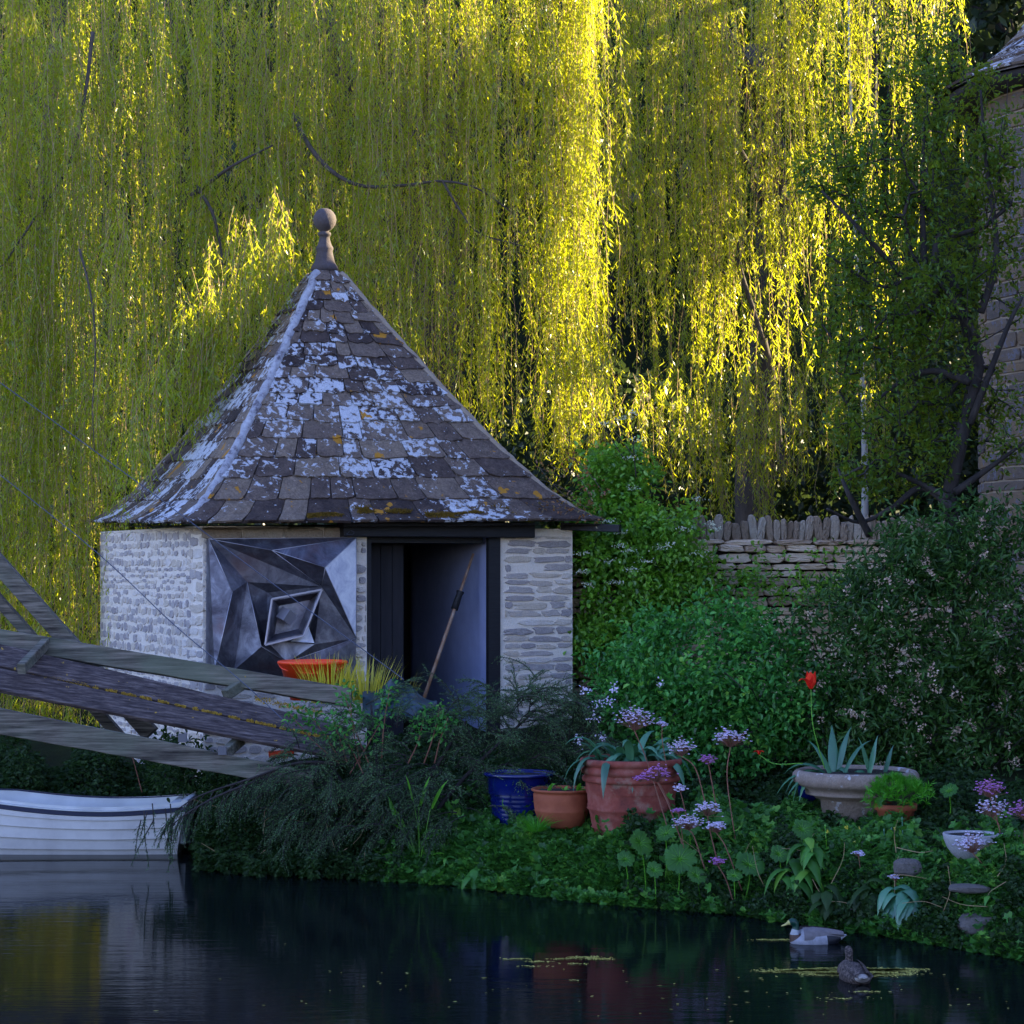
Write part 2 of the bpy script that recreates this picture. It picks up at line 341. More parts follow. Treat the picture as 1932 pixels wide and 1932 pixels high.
# ---------------------------------------------------------------- ground, water
SH = np.array([(-60, 29.5), (-20, 28.6), (-4.3, 28.3), (-3.75, 27.9), (-3.45, 25.4), (-2.9, 24.95), (-2.31, 24.8), (-.93, 24.4), (.1, 23.6), (.71, 23.0), (2.2, 22.1), (3.48, 20.7), (4.34, 19.56), (8, 17.0), (60, 12)])
def shoreY(x): return np.interp(x, SH[:, 0], SH[:, 1])
GD = np.array([(-3, -.9), (-.35, -.6), (-.05, -.12), (.05, .04), (.3, .28), (.9, .48), (2, .62), (4.5, 1.0), (8, 1.4), (16, 1.6), (28, 3), (34, 9), (44, 24), (60, 31), (420, 60)])
def gz(x, y):
    x = np.asarray(x, float); y = np.asarray(y, float)
    z = np.interp(y - np.minimum(shoreY(x), 60), GD[:, 0], GD[:, 1])
    k = np.interp(x, [14, 20], [1, .0]); z = np.where(z > 1.6, 1.6 + (z - 1.6) * k, z)
    return np.where(y < 6, np.interp(y, [-60, 0, 2.5, 4], [2.2, 1.7, .3, -.9]), z)
xs = np.unique(np.concatenate([np.linspace(-400, -12, 40), np.linspace(-12, 12, 161), np.linspace(12, 400, 40)]))
ys = np.unique(np.concatenate([np.linspace(-150, 15, 30), np.linspace(15, 36, 211), np.linspace(36, 90, 70), np.linspace(90, 450, 30)]))
XX, YY = np.meshgrid(xs, ys); ZZ = gz(XX, YY)
jz = np.array([mnoise.noise(Vector((a * 1.3, b * 1.3, 0))) for a, b in zip(XX.ravel(), YY.ravel())]).reshape(XX.shape)
ZZ = ZZ + np.where(np.abs(ZZ) < .15, .02, .07) * jz
g = G(); nx = len(xs); ny = len(ys)
I = np.arange(nx * ny).reshape(ny, nx); FA = np.stack([I[:-1, :-1], I[:-1, 1:], I[1:, 1:], I[1:, :-1]], -1).reshape(-1, 4)
g.bulk(np.stack([XX, YY, ZZ], -1), FA, 0, True); g.build('ground', M['ground'], kind='structure')
g = G(); g.add([(-150, 1, 0), (150, 1, 0), (150, 30, 0), (-150, 30, 0)], [[0, 1, 2, 3]]); g.build('water', M['water'], kind='structure')
# ---------------------------------------------------------------- stones
def stone(g, c, u, w_, n, W, H, D, mat=0, k=16, p=2.6, rough=.10):
    """one irregular stone lying in the plane (u, w_) bulging along n by D"""
    V = []; ph = random.random() * 50
    for ring, (sc, d) in enumerate(((1, -.02), (1, D * .45), (.92, D * .92), (.6, D))):
        for i in range(k):
            th = 2 * math.pi * (i + .5) / k; cs, sn = math.cos(th), math.sin(th)
            r = (abs(cs) ** p + abs(sn) ** p) ** (-1 / p); r *= 1 + rough * (mnoise.noise(Vector((cs * 1.7 + ph, sn * 1.7, ph))) * 2)
            V.append(c + u * (W / 2 * cs * r * sc) + w_ * (H / 2 * sn * r * sc) + n * d * (1 + .25 * mnoise.noise(Vector((cs * 3 + ph, sn * 3, ring)))))
    V.append(c + n * D)
    fa = [[r * k + i, r * k + (i + 1) % k, (r + 1) * k + (i + 1) % k, (r + 1) * k + i] for r in range(3) for i in range(k)]
    fa += [[3 * k + i, 3 * k + (i + 1) % k, 4 * k] for i in range(k)]
    g.add(V, fa, mat, False)
def rubble(g, A, u, n, s0, s1, z0, z1, hr, wr, gap, D, mat=0, test=None, rough=.1, zj=.01, fill=.97, p=2.8):
    up = np.array([0, 0, 1.]); z = z0; A = np.array([A[0], A[1], 0.])
    while z < z1 - .02:
        h = min(random.uniform(*hr), z1 - z); s = s0 - random.uniform(0, wr[0])
        while s < s1:
            w = random.uniform(*wr); a = max(s, s0); b = min(s + w, s1)
            if b - a > .04 and random.random() < fill and (test is None or test((a + b) / 2, z + h / 2)):
                c = A + u * (a + b) / 2 + up * (z + h / 2 + random.uniform(-zj, zj)); tl = random.uniform(-.04, .04); uu = nrm(u + up * tl)
                stone(g, c, uu, np.cross(n, uu) * -1 if False else up, n, (b - a) - gap, h - gap * random.uniform(.8, 1.4), D * random.uniform(.6, 1.3), mat, rough=rough, p=p)
            s += w
        z += h

# ---------------------------------------------------------------- stone boathouse
CEN = np.array([-2.54, 31.3, 0.]); APZ = 7.40
EA = np.array([-3.94, 27.6, 3.82]); EB = np.array([1.13, 29.9, 3.90]); EC = np.array([-1.14, 35.0, 4.0]); ED = np.array([-5.98, 32.95, 3.94])
WA = np.array([-3.76, 28.10, 0.]); WB = np.array([.786, 30.16, 0.]); WC = WB + np.array([-2.06, 4.55, 0]); WD = WA + np.array([-2.06, 4.55, 0])
U = nrm(WB - WA); NF = np.array([U[1], -U[0], 0.]); WL = nrm(WD - WA); NL = np.array([-WL[1], WL[0], 0.]); NL = NL if NL[0] < 0 else -NL
UP = np.array([0, 0, 1.])
def s_of(px):   # distance along the front wall seen at picture column px
    k = (px - CX) / F; return -(WA[0] - k * WA[1]) / (U[0] - k * U[1])
def z_of(px, py, out=0.):
    p = WA + U * s_of(px) + NF * out; return CAMZ + (HY - py) * p[1] / F
def wp(px, py, out=0.):
    """point on the front wall plane pushed out by out, seen at px,py"""
    A = WA + NF * out; k = (px - CX) / F; s = -(A[0] - k * A[1]) / (U[0] - k * U[1]); p = A + U * s; p[2] = CAMZ + (HY - py) * p[1] / F; return p
bh = empty('stone_boathouse', (CEN[0], CEN[1], .9), 'square stone boathouse with steep lichen-covered stone slate pyramid roof and ball finial', 'boathouse')
S_D0, S_D1, S_E = s_of(692), s_of(942), s_of(1080); LW = np.linalg.norm(WD - WA)
ZL = z_of(800, 1014); ZT = 3.80
# walls
g = G(); th = .42
for lo, hi in (((0, -th, -.4), (S_D0, 0, ZT)), ((S_D1, -th, -.4), (S_E, 0, ZT)), ((S_D0, -th, ZL + .02), (S_D1, -.02, ZT)), ((S_D0, -th, -.4), (S_D1, .01, .98))): boxp(g, lo, hi, WA, U, NF)
boxp(g, (th, -th, -.4), (LW, 0, ZT), WA, WL, NL)
NR = -NL; boxp(g, (th, -th, -.4), (LW, 0, ZT), WB, WL, NR)
boxp(g, (0, -th, -.4), (S_E, 0, ZT), WD, U, -NF)
wall = g.build('wall', M['mortar'], bh)
g = G()
random.seed(3)
sc0 = s_of(395); 
rubble(g, WA, U, NF, .0, S_D0 - .0, .0, z_of(500, 1018), (.09, .15), (.18, .42), .035, .028, test=lambda s, z: s > s_of(640) or s < .25 or z < 2.2)
rubble(g, WA, U, NF, S_D1 + .07, S_E - .01, .8, 3.72, (.085, .12), (.2, .55), .022, .022, rough=.2, fill=.96, p=3.4)
rubble(g, WA, WL, NL, .0, .55, .0, 3.78, (.10, .16), (.30, .62), .034, .016, rough=.14, p=4)
rubble(g, WA, WL, NL, .5, LW, -.2, 3.78, (.07, .13), (.10, .25), .028, .012, rough=.2, zj=.02, p=3)
rubble(g, WB, WL, NR, .1, LW, .5, 3.7, (.09, .15), (.2, .4), .03, .025)
g.build('wall_stone', M['rubble'], bh)
g = G(); rubble(g, WA, U, NF, -.02, s_of(645), z_of(500, 1018), ZT, (.19, .24), (.5, .9), .012, .03, rough=.02, p=9)
0 and rubble(g, WA, WL, NL, -.02, LW, 3.56, ZT, (.22, .26), (.45, .9), .012, .02, rough=.02, p=9)
g.build('eaves_course', M['ochre'], bh)
# doorway
g = G(); z1 = z_of(800, 984)
p0 = wp(645, 1000, .10); p1 = wp(1005, 998, .10); zz = z_of(820, 999); p0[2] = p1[2] = zz
beam(g, p0 - NF * .06, p1 - NF * .06, .26, z_of(820, 985) - z_of(820, 1013) + .01, ch=.012); g.build('lintel', M['black'], bh)
g = G()
boxp(g, (s_of(920), -.05, .98), (s_of(942), .035, ZL + .0), WA, U, NF); pass
boxp(g, (S_D0, -.30, .98), (s_of(702), -.03, ZL), WA, U, NF); boxp(g, (s_of(702), -.28, ZL - .07), (s_of(914), -.06, ZL + .0), WA, U, NF)
g.build('door_frame', M['black'], bh)
g = G(); 
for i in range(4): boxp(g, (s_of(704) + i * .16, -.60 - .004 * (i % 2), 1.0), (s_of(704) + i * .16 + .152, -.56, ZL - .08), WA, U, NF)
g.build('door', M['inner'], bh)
g = G(); # plastered inside of the right wall and back wall
boxp(g, (th + .01, -th - .03, .5), (LW - th, -th - .002, 3.7), WB, WL, NR); q0 = wp(919.5, 1100, -.07); q0[2] = 0; q1 = WA + U * (s_of(913) + .50) - NF * 3.7; dd_ = nrm(q1 - q0); boxp(g, (0, -.12, .5), (np.linalg.norm(q1 - q0), 0, 3.7), q0, dd_, np.array([-dd_[1], dd_[0], 0]) if (np.array([-dd_[1], dd_[0], 0]) @ np.array([-.3, -1, 0])) > 0 else np.array([dd_[1], -dd_[0], 0])); g.build('plaster_lining', M['plaster'], bh)
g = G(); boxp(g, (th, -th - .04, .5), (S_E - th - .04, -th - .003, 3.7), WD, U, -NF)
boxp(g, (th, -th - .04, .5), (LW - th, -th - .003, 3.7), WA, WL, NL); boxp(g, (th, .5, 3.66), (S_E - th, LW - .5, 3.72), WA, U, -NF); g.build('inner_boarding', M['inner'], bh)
g = G(); boxp(g, (th, th, .9), (S_E - th, LW - th, .985), WA, U, -NF); g.build('floor', M['soil'], bh)
# beam end on the right
g = G(); q0 = at(1060, 993, 30.15); q1 = at(1170, 997, 29.95); beam(g, q0, q1, .14, .10); g.build('beam_end', M['black'], bh)
# wire hook on the lintel
g = G(); tube(g, curve([wp(660, 992, .14), wp(659, 1003, .17), wp(654, 1008, .19), wp(664, 1009, .2), wp(668, 1004, .18), wp(662, 1001, .17)], 5), .004, 5); g.build('wire_hook', M['cable'], bh)

HT = np.array([0, .05, .0727, .245, .455, .646, .818, .93, 1.0]); HH = np.array([1, .977, .955, .74, .49, .278, .112, .035, 0.])
def hip(P, t): return CEN + (P - CEN) * np.array([t, t, 0]) + UP * (P[2] + (APZ - P[2]) * np.interp(t, HT, HH))
def rs(P, Q, a, t):
    X = P * (1 - a) + Q * a; X = X.copy(); X[2] = P[2] * (1 - a) + Q[2] * a
    return hip(X, t)
ycs = [988, 949, 909, 873, 838, 805, 777, 751, 726, 702, 679, 656, 634, 613, 592, 572, 552, 533, 515]
hcs = [(988 - y) / 493 for y in ycs]; tcs = [float(np.interp(-h, -HH, HT)) for h in hcs]
rf = None
g = G(); # solid body under the slates
Nn = 14
for P, Q in ((EA, EB), (EB, EC), (EC, ED), (ED, EA)):
    V = []; 
    for i in range(Nn + 1):
        t = i / Nn * .985
        for a in (0, .25, .5, .75, 1): V.append(rs(P, Q, a, t) - UP * .03)
    g.add(V, [[i * 5 + k, i * 5 + k + 1, (i + 1) * 5 + k + 1, (i + 1) * 5 + k] for i in range(Nn) for k in range(4)])
g.add([EA - UP * .05, EB - UP * .05, EC - UP * .05, ED - UP * .05], [[0, 1, 2, 3]])
random.seed(11)
for fi, (P, Q) in enumerate(((EA, EB), (EB, EC), (EC, ED), (ED, EA))):
    wid = np.linalg.norm(Q - P)
    for ci in range(len(tcs) - 1):
        t1 = tcs[ci]; t0 = tcs[ci + 1] - .012; tt = t1
        if ci == 0: t1 = 1.018
        ww = wid * (t0 + t1) / 2; s = -random.uniform(0, .3); hrow = (t1 - t0) * 2.6
        base_w = .41 if ci < 8 else .33
        while s < ww:
            w_ = random.uniform(.55, 1.5) * base_w * (1 if ci < 12 else .8)
            a0 = max(0, s / ww); a1 = min(1, (s + w_) / ww); s += w_
            if a1 - a0 < .02: continue
            if 1 - a1 < .10: a1 = 1.0
            gap = .006 / ww
            e0, e1 = a0 + gap, a1 - gap
            C = rs(P, Q, (a0 + a1) / 2, (t0 + t1) / 2); X = rs(P, Q, a1, t1) - rs(P, Q, a0, t1); Yv = rs(P, Q, (a0 + a1) / 2, t0) - rs(P, Q, (a0 + a1) / 2, t1)
            nn = nrm(np.cross(X, Yv)); nn = nn if nn[2] > 0 else -nn
            lift = .030 + random.uniform(0, .016); tilt = random.uniform(-.008, .008); thk = random.uniform(.022, .036)
            k = 7; bot = []; jt = random.uniform(-.004, .006)
            for j in range(k):
                f = j / (k - 1); a = e0 + (e1 - e0) * f; cor = (.0045 if j in (0, k - 1) else 0.) * random.uniform(.3, 1.5)
                dt = random.uniform(-.0035, .0035) * (1.6 if ci == 0 else 1) + jt - cor
                aa = a + (gap * 1.5 if j == 0 else (-gap * 1.5 if j == k - 1 else 0))
                bot.append(rs(P, Q, aa, t1 + dt) + nn * (lift + tilt * (f - .5) * 2 + random.uniform(-.003, .003)))
            top = [rs(P, Q, e1, t0) + nn * .012, rs(P, Q, e0, t0) + nn * .012]
            mid = [rs(P, Q, e1 , (t0 + t1) / 2) + nn * (lift * .6), rs(P, Q, e0, (t0 + t1) / 2) + nn * (lift * .6)]
            ring = bot + [mid[0]] + top + [mid[1]]; m = len(ring); V = ring + [v - nn * thk for v in ring]
            V.append(sum(ring) / m + nn * .004); 
            fa = [[j, (j + 1) % m, 2 * m] for j in range(m)] + [[j, m + j, m + (j + 1) % m, (j + 1) % m] for j in range(m)]
            g.add(V, fa)
roof = g.build('roof', M['slate'], bh)
random.seed(5)
for P in (EA, EB, EC, ED):
    g = G(); pts = []; rad = []
    for i in range(60):
        t = .06 + .90 * i / 59; p = hip(P, t) - UP * (.015 + .01 * (i % 7 == 0)); out = nrm(np.array([P[0] - CEN[0], P[1] - CEN[1], 0])); 
        pts.append(p + out * .0 + np.array([mnoise.noise(Vector((i * .4, 0, P[0]))), 0, 0]) * .02); rad.append((.062 if P is EA else .05) * (1 + .22 * mnoise.noise(Vector((i * .6, 3, P[0])))) * (1 - .3 * (i > 55)))
    tube(g, pts, rad, 9); g.build('hip_mortar', M['hip'] if P is EA else M['ochre'], roof)
# finial
g = G(); fc = np.array([CEN[0], CEN[1], 0.]); k = 31.3 / F
def zf(y): return CAMZ + (HY - y) * k
lathe(g, fc, [(r * k, zf(y)) for r, y in ((0, 393), (6, 393.6), (12, 396), (17, 401), (20.5, 407), (22, 415), (20.5, 423), (17, 429), (12, 434), (8.5, 436), (8, 438), (12, 439), (12.5, 442), (12, 445), (9.5, 446), (10, 452), (13, 462), (16, 467), (16.5, 471), (15, 474), (16, 480), (17.5, 488), (19, 494), (24, 502), (27, 510), (20, 514))], 24, .04)
g.build('finial', M['finial'], bh)
# moss strip along the lower courses
g = G(); N = 9000; a = rng.uniform(.28, .8, N); t = rng.normal(.962, .012, N) - .02 * np.sin(a * 18)
P = np.array([rs(EA, EB, x, y) for x, y in zip(a, t)]) + NF * .03 + UP * .045; keep = np.array([mnoise.noise(Vector((x * 14, y * 30, 1))) for x, y in zip(a, t)]) > -.02; P = P[keep]
leaves(g, P, UP + .9 * unit(len(P)), .03, .010, kind='rhomb'); g.build('moss', M['moss'], roof)

# ---------------------------------------------------------------- relief sculpture
def zc(x, y): return ((200 + x / 2.76) * .7908, (1200 + y / 2.76) * .7908)
def sp(x, y, o): return wp(*zc(x, y), .06 + o)
scu = empty('wall_sculpture', wp(530, 1250, .05), 'angular folded sheet metal relief sculpture fixed beside the boathouse doorway', 'sculpture')
g = G()
K = {'TL': sp(822, 236, .10), 'TL0': sp(808, 236, .0), 'TR': sp(1793, 228, .12), 'BR': sp(1793, 890, .10), 'BR0': sp(1793, 1180, .03), 'BL': sp(815, 1180, .03), 'BL0': sp(802, 1180, -.04),
     'a': sp(1240, 312, .26), 'b': sp(1590, 425, .34), 'c': sp(1565, 550, .14), 'd': sp(978, 585, .30), 'e': sp(1075, 520, .05), 'f': sp(1170, 945, .26), 'g': sp(862, 1100, .30),
     'h': sp(990, 1100, .06), 'q': sp(1520, 930, .10), 'r': sp(1340, 1050, .06), 'm': sp(1380, 1180, .10), 'v': sp(1210, 590, -.02), 'w1': sp(1200, 905, -.02), 'x': sp(1490, 820, -.03)}
fac = ['TL TR a', 'TR b a', 'TR BR b', 'a b c', 'TL a c e', 'TL e d', 'TL d g BL', 'd e h g', 'e f h', 'e v w1 f', 'e c v', 'v c x w1', 'b BR q c', 'c q x', 'f w1 q r', 'BR m r q', 'f r m h', 'BR BR0 m', 'g h m BL']
for s_ in fac:
    ks = s_.split(); P = [K[k_] for k_ in ks]; g.add(P, [list(range(len(P)))], 1 if s_ == 'TR BR b' else 0)
for a_, b_ in (('TL', 'TL0'),):
    g.add([K['TL'], K['TL0'], K['BL0'], K['BL']], [[0, 1, 2, 3]])
bp = [sp(808, 236, -.055), sp(1793, 228, -.055), sp(1793, 1180, -.055), sp(802, 1180, -.055)]
g.add([K['TL'], K['TR'], bp[1], bp[0]], [[0, 1, 2, 3]]); g.add([K['TR'], K['BR'], K['BR0'], bp[2], bp[1]], [[0, 1, 2, 3, 4]]); g.add(bp, [[0, 1, 2, 3]])
g.build('folded_sheet', [M['sheet'], M['skylit_metal']], scu)
g = G()
for s_ in ('TL a', 'a b', 'b c', 'TR a', 'TR b', 'b BR', 'TL d', 'd g', 'e f', 'TR BR', 'BR r', 'f r', 'a c', 'TL TR'):
    x, y = s_.split(); tube(g, [K[x] + NF * .002, K[y] + NF * .002], .0045, 5)
g.build('welded_seam', M['seam'], scu)
g = G(); dq = [(1238, 632), (1567, 570), (1447, 875), (1193, 935)]; cq = np.mean(dq, axis=0)
O = [sp(x, y, .36) for x, y in dq]; I_ = [sp(*(np.array(q) + (cq - q) * .10), .36) for q in dq]; Bk = [sp(*(cq + (np.array(q) - cq) * .62), .12) for q in dq]; Ob = [sp(x, y, .20) for x, y in dq]
for i in range(4):
    j = (i + 1) % 4; g.add([O[i], O[j], I_[j], I_[i]], [[0, 1, 2, 3]]); g.add([I_[i], I_[j], Bk[j], Bk[i]], [[0, 1, 2, 3]]); g.add([O[j], O[i], Ob[i], Ob[j]], [[0, 1, 2, 3]])
g.add(Bk, [[0, 1, 2, 3]]); g.build('diamond_box', M['sheet'], scu)
g = G()
for i in range(4): beam(g, O[i] + NF * .004, O[(i + 1) % 4] + NF * .004, .022, .014, up=NF, ch=.002)
g.build('diamond_rim', M['seam'], scu)
g = G(); c0 = sp(1335, 745, .26); r_ = .075
R = Matrix.Rotation(.78, 3, Vector(NF)) @ Matrix.Rotation(.5, 3, 'X'); X1 = np.array(R @ Vector(U)); Z1 = np.array(R @ Vector((0, 0, 1))); Y1 = np.cross(X1, Z1)
Vv = [c0 + X1 * r_ * a + Y1 * r_ * b + Z1 * r_ * c for a in (-1, 1) for b in (-1, 1) for c in (-1, 1)]
g.add(np.array(Vv) * 1.0, [[0, 1, 3, 2], [4, 6, 7, 5], [0, 4, 5, 1], [2, 3, 7, 6], [0, 2, 6, 4], [1, 5, 7, 3]]); g.build('cube', M['seam'], scu)
g = G(); g.add([sp(1480, 815, .16), sp(1518, 922, .20), sp(1360, 912, .20), sp(1400, 880, .15)], [[0, 1, 2, 3]]); g.build('fin', M['skylit_metal'], scu)

# pole leaning inside the doorway
p0 = WA + U * s_of(800) - NF * .02; p0[2] = .99; p0 = wp(806, 1300, -.08); p1 = wp(893, 1045, -.40); d = p0 - p1; p0b = p1 + d * 1.12
pole = empty('barge_pole', p0b, 'long wooden pole with black sleeve leaning inside the boathouse doorway', 'pole')
t = NT('pole wood'); M['pole'] = t.pbr(t.ramp(t.noise(5, 6, .6, vec=t.coord((3, 3, .6))), [(.35, (.25, .11, .05)), (.6, (.36, .24, .17)), (.8, (.5, .42, .38))]), .5)
g = G(); tube(g, [p0b, (p0b + p1) / 2, p1], [.026, .024, .018], 10); g.build('shaft', M['pole'], pole)
g = G(); q0 = p1 - (p1 - p0) * .22 * 1; q0 = p1 + d * .285; q1 = p1 + d * .415; tube(g, [q0, q0 + d * .005, q0 + d * .02, q1], [.055, .052, .042, .048], 12); g.build('sleeve', M['black'], pole)

# ---------------------------------------------------------------- house at the right (round stair tower; unseen main body and wing added for shade)
hs = empty('stone_house', (8.23, 29.5, 1.2), 'tall honey stone house with round corner and stone slate roof behind the apple tree', 'house')
TC = np.array([8.23, 29.5, 0.]); TR_ = 2.2
g = G(); lathe(g, TC, [(TR_, 0), (TR_, 9.25)], 96)
boxp(g, (8.25, 28.6, 0), (14.2, 36.6, 9.0)); boxp(g, (9.3, 16.5, -.5), (14.2, 28.6, 9.0)); g.build('wall', M['ochre'], hs)  # body and front wing lie out of view, added to shade garden and roof
g = G(); random.seed(8)
z = .8
while z < 9.2:
    h = random.uniform(.2, .3) if z > 7.9 else random.uniform(.13, .26); th0 = 2.4
    while th0 < 5.2:
        dw = random.uniform(.14, .34) * (1.4 if z > 7.9 else 1); c = TC + np.array([math.cos(th0 + dw / 2), math.sin(th0 + dw / 2), 0]) * TR_; n_ = nrm(c - TC); c[2] = z + h / 2
        stone(g, c, np.array([-n_[1], n_[0], 0]), UP, n_, dw * TR_ - .02, h - .02, .018, k=12, p=8, rough=.02); th0 += dw
    z += h
t = stone_mat('house stone', [(.1, (.06, .05, .045)), (.45, (.12, .09, .07)), (.75, (.19, .125, .07)), (.95, (.17, .15, .15))], .7, lich=((.14, .13, .15), .56), sc=3)
g.build('wall_stone', t, hs)
g = G(); lathe(g, TC, [(TR_ + .02, 9.2), (TR_ + .44, 9.24), (TR_ + .46, 9.32), (TR_ + .02, 9.34)], 96); g.build('gutter', M['darkbark'], hs)
g = G(); prof = [(TR_ + .52, 9.36), (1.85, 10.0), (1.1, 11.2), (0.05, 13.6)]; pr = curve([(a, 0, b) for a, b in prof], 8); 
lathe(g, TC, [(p[0], p[2] - .03) for p in pr], 64)
L = np.concatenate([[0], np.cumsum(np.linalg.norm(np.diff(pr, axis=0), axis=1))]); d0 = 0
while d0 < L[-1] - .3:
    hh = .33 - .012 * d0; r0, z0 = np.interp(d0, L, pr[:, 0]), np.interp(d0, L, pr[:, 2]); r1, z1_ = np.interp(d0 + hh + .05, L, pr[:, 0]), np.interp(d0 + hh + .05, L, pr[:, 2]); th0 = random.random() * .3
    a_end = th0 + 2 * math.pi
    while th0 < a_end:
        dw = random.uniform(.35, .8) / max(r0, .4); k = 5; bot = []; top = []
        sl = nrm([r1 - r0, z1_ - z0]); nr, nz_ = sl[1], -sl[0]; lf = .03 + random.uniform(0, .015)
        for j in range(k):
            a = th0 + .004 + (dw - .008) * j / (k - 1); dd = random.uniform(-.01, .01)
            bot.append(TC + np.array([math.cos(a) * (r0 + nr * lf - sl[0] * dd), math.sin(a) * (r0 + nr * lf - sl[0] * dd), z0 + nz_ * lf - sl[1] * dd])); top.append(TC + np.array([math.cos(a) * r1, math.sin(a) * r1, z1_]))
        V = bot + top + [v - np.array([math.cos(th0) * nr, math.sin(th0) * nr, nz_]) * .03 for v in bot]
        g.add(V, [[j, j + 1, k + j + 1, k + j] for j in range(k - 1)] + [[j + 1, j, 2 * k + j, 2 * k + j + 1] for j in range(k - 1)]); th0 += dw
    d0 += hh
rp = [(8.0, 28.3), (14.5, 28.3), (14.5, 36.9), (8.0, 36.9)]; V = [np.array([*p, 9.05]) for p in rp] + [np.array([11.2, 29.6, 15.2]), np.array([11.2, 36.0, 15.2])]
g.add(V, [[0, 1, 4], [1, 2, 5, 4], [2, 3, 5], [3, 0, 4, 5], [0, 3, 2, 1]]); V = [(9.1, 16.2, 9.03), (14.5, 16.2, 9.03), (14.5, 28.28, 9.03), (9.1, 28.28, 9.03), (11.8, 16.2, 12.6), (11.8, 28.28, 12.6)]; g.add(V, [[0, 1, 4], [1, 2, 5, 4], [2, 3, 5], [3, 0, 4, 5], [0, 3, 2, 1]]); g.build('roof', M['slate'], hs)  # second piece roofs the added unseen front wing

# ---------------------------------------------------------------- dry stone wall
dw_ = empty('dry_stone_wall', (3.3, 30.2, 1.3), 'dry stone garden wall with upright coping stones behind the round green bush', 'wall')
A = at(1062, 1100, 31.4); B = at(1905, 1100, 31.9); A[2] = 0; B[2] = 0; u = nrm(B - A); n_ = np.array([u[1], -u[0], 0]); LL = np.linalg.norm(B - A)
ztop = CAMZ + (HY - 1028) * 31.6 / F
g = G(); random.seed(21); boxp(g, (0, -.5, .9), (LL, -.06, ztop - .02), A, u, n_); g.build('wall_core', M['soil'], dw_)
g = G(); rubble(g, A, u, n_, 0, LL, 1.2, ztop, (.09, .15), (.26, .52), .012, .10, rough=.07, zj=.012, fill=1, p=5)
g.build('wall_stone', M['drystone'], dw_)
g = G(); s = 0
while s < LL:
    w_ = random.uniform(.07, .14); hgt = random.uniform(.24, .37); c = A + u * (s + w_ / 2); c[2] = ztop + .05 + hgt / 2; tl = random.uniform(-.14, .2)
    stone(g, c, u, nrm(UP + u * tl), n_, w_, hgt, random.uniform(.03, .10), rough=.06, p=3.2); bb = A + u * s
    boxp(g, (s + .004, -.42, ztop + .04), (s + w_ - .004, -.0, ztop + .02 + hgt * .86), A, u, n_); s += w_ + .004
g.build('coping_stone', M['ochre'], dw_)
g = G(); rubble(g, A, u, n_, 0, LL, ztop - .01, ztop + .08, (.09, .09), (.4, .7), .01, .13, rough=.05, zj=0, fill=1); g.build('coping_base', M['drystone'], dw_)
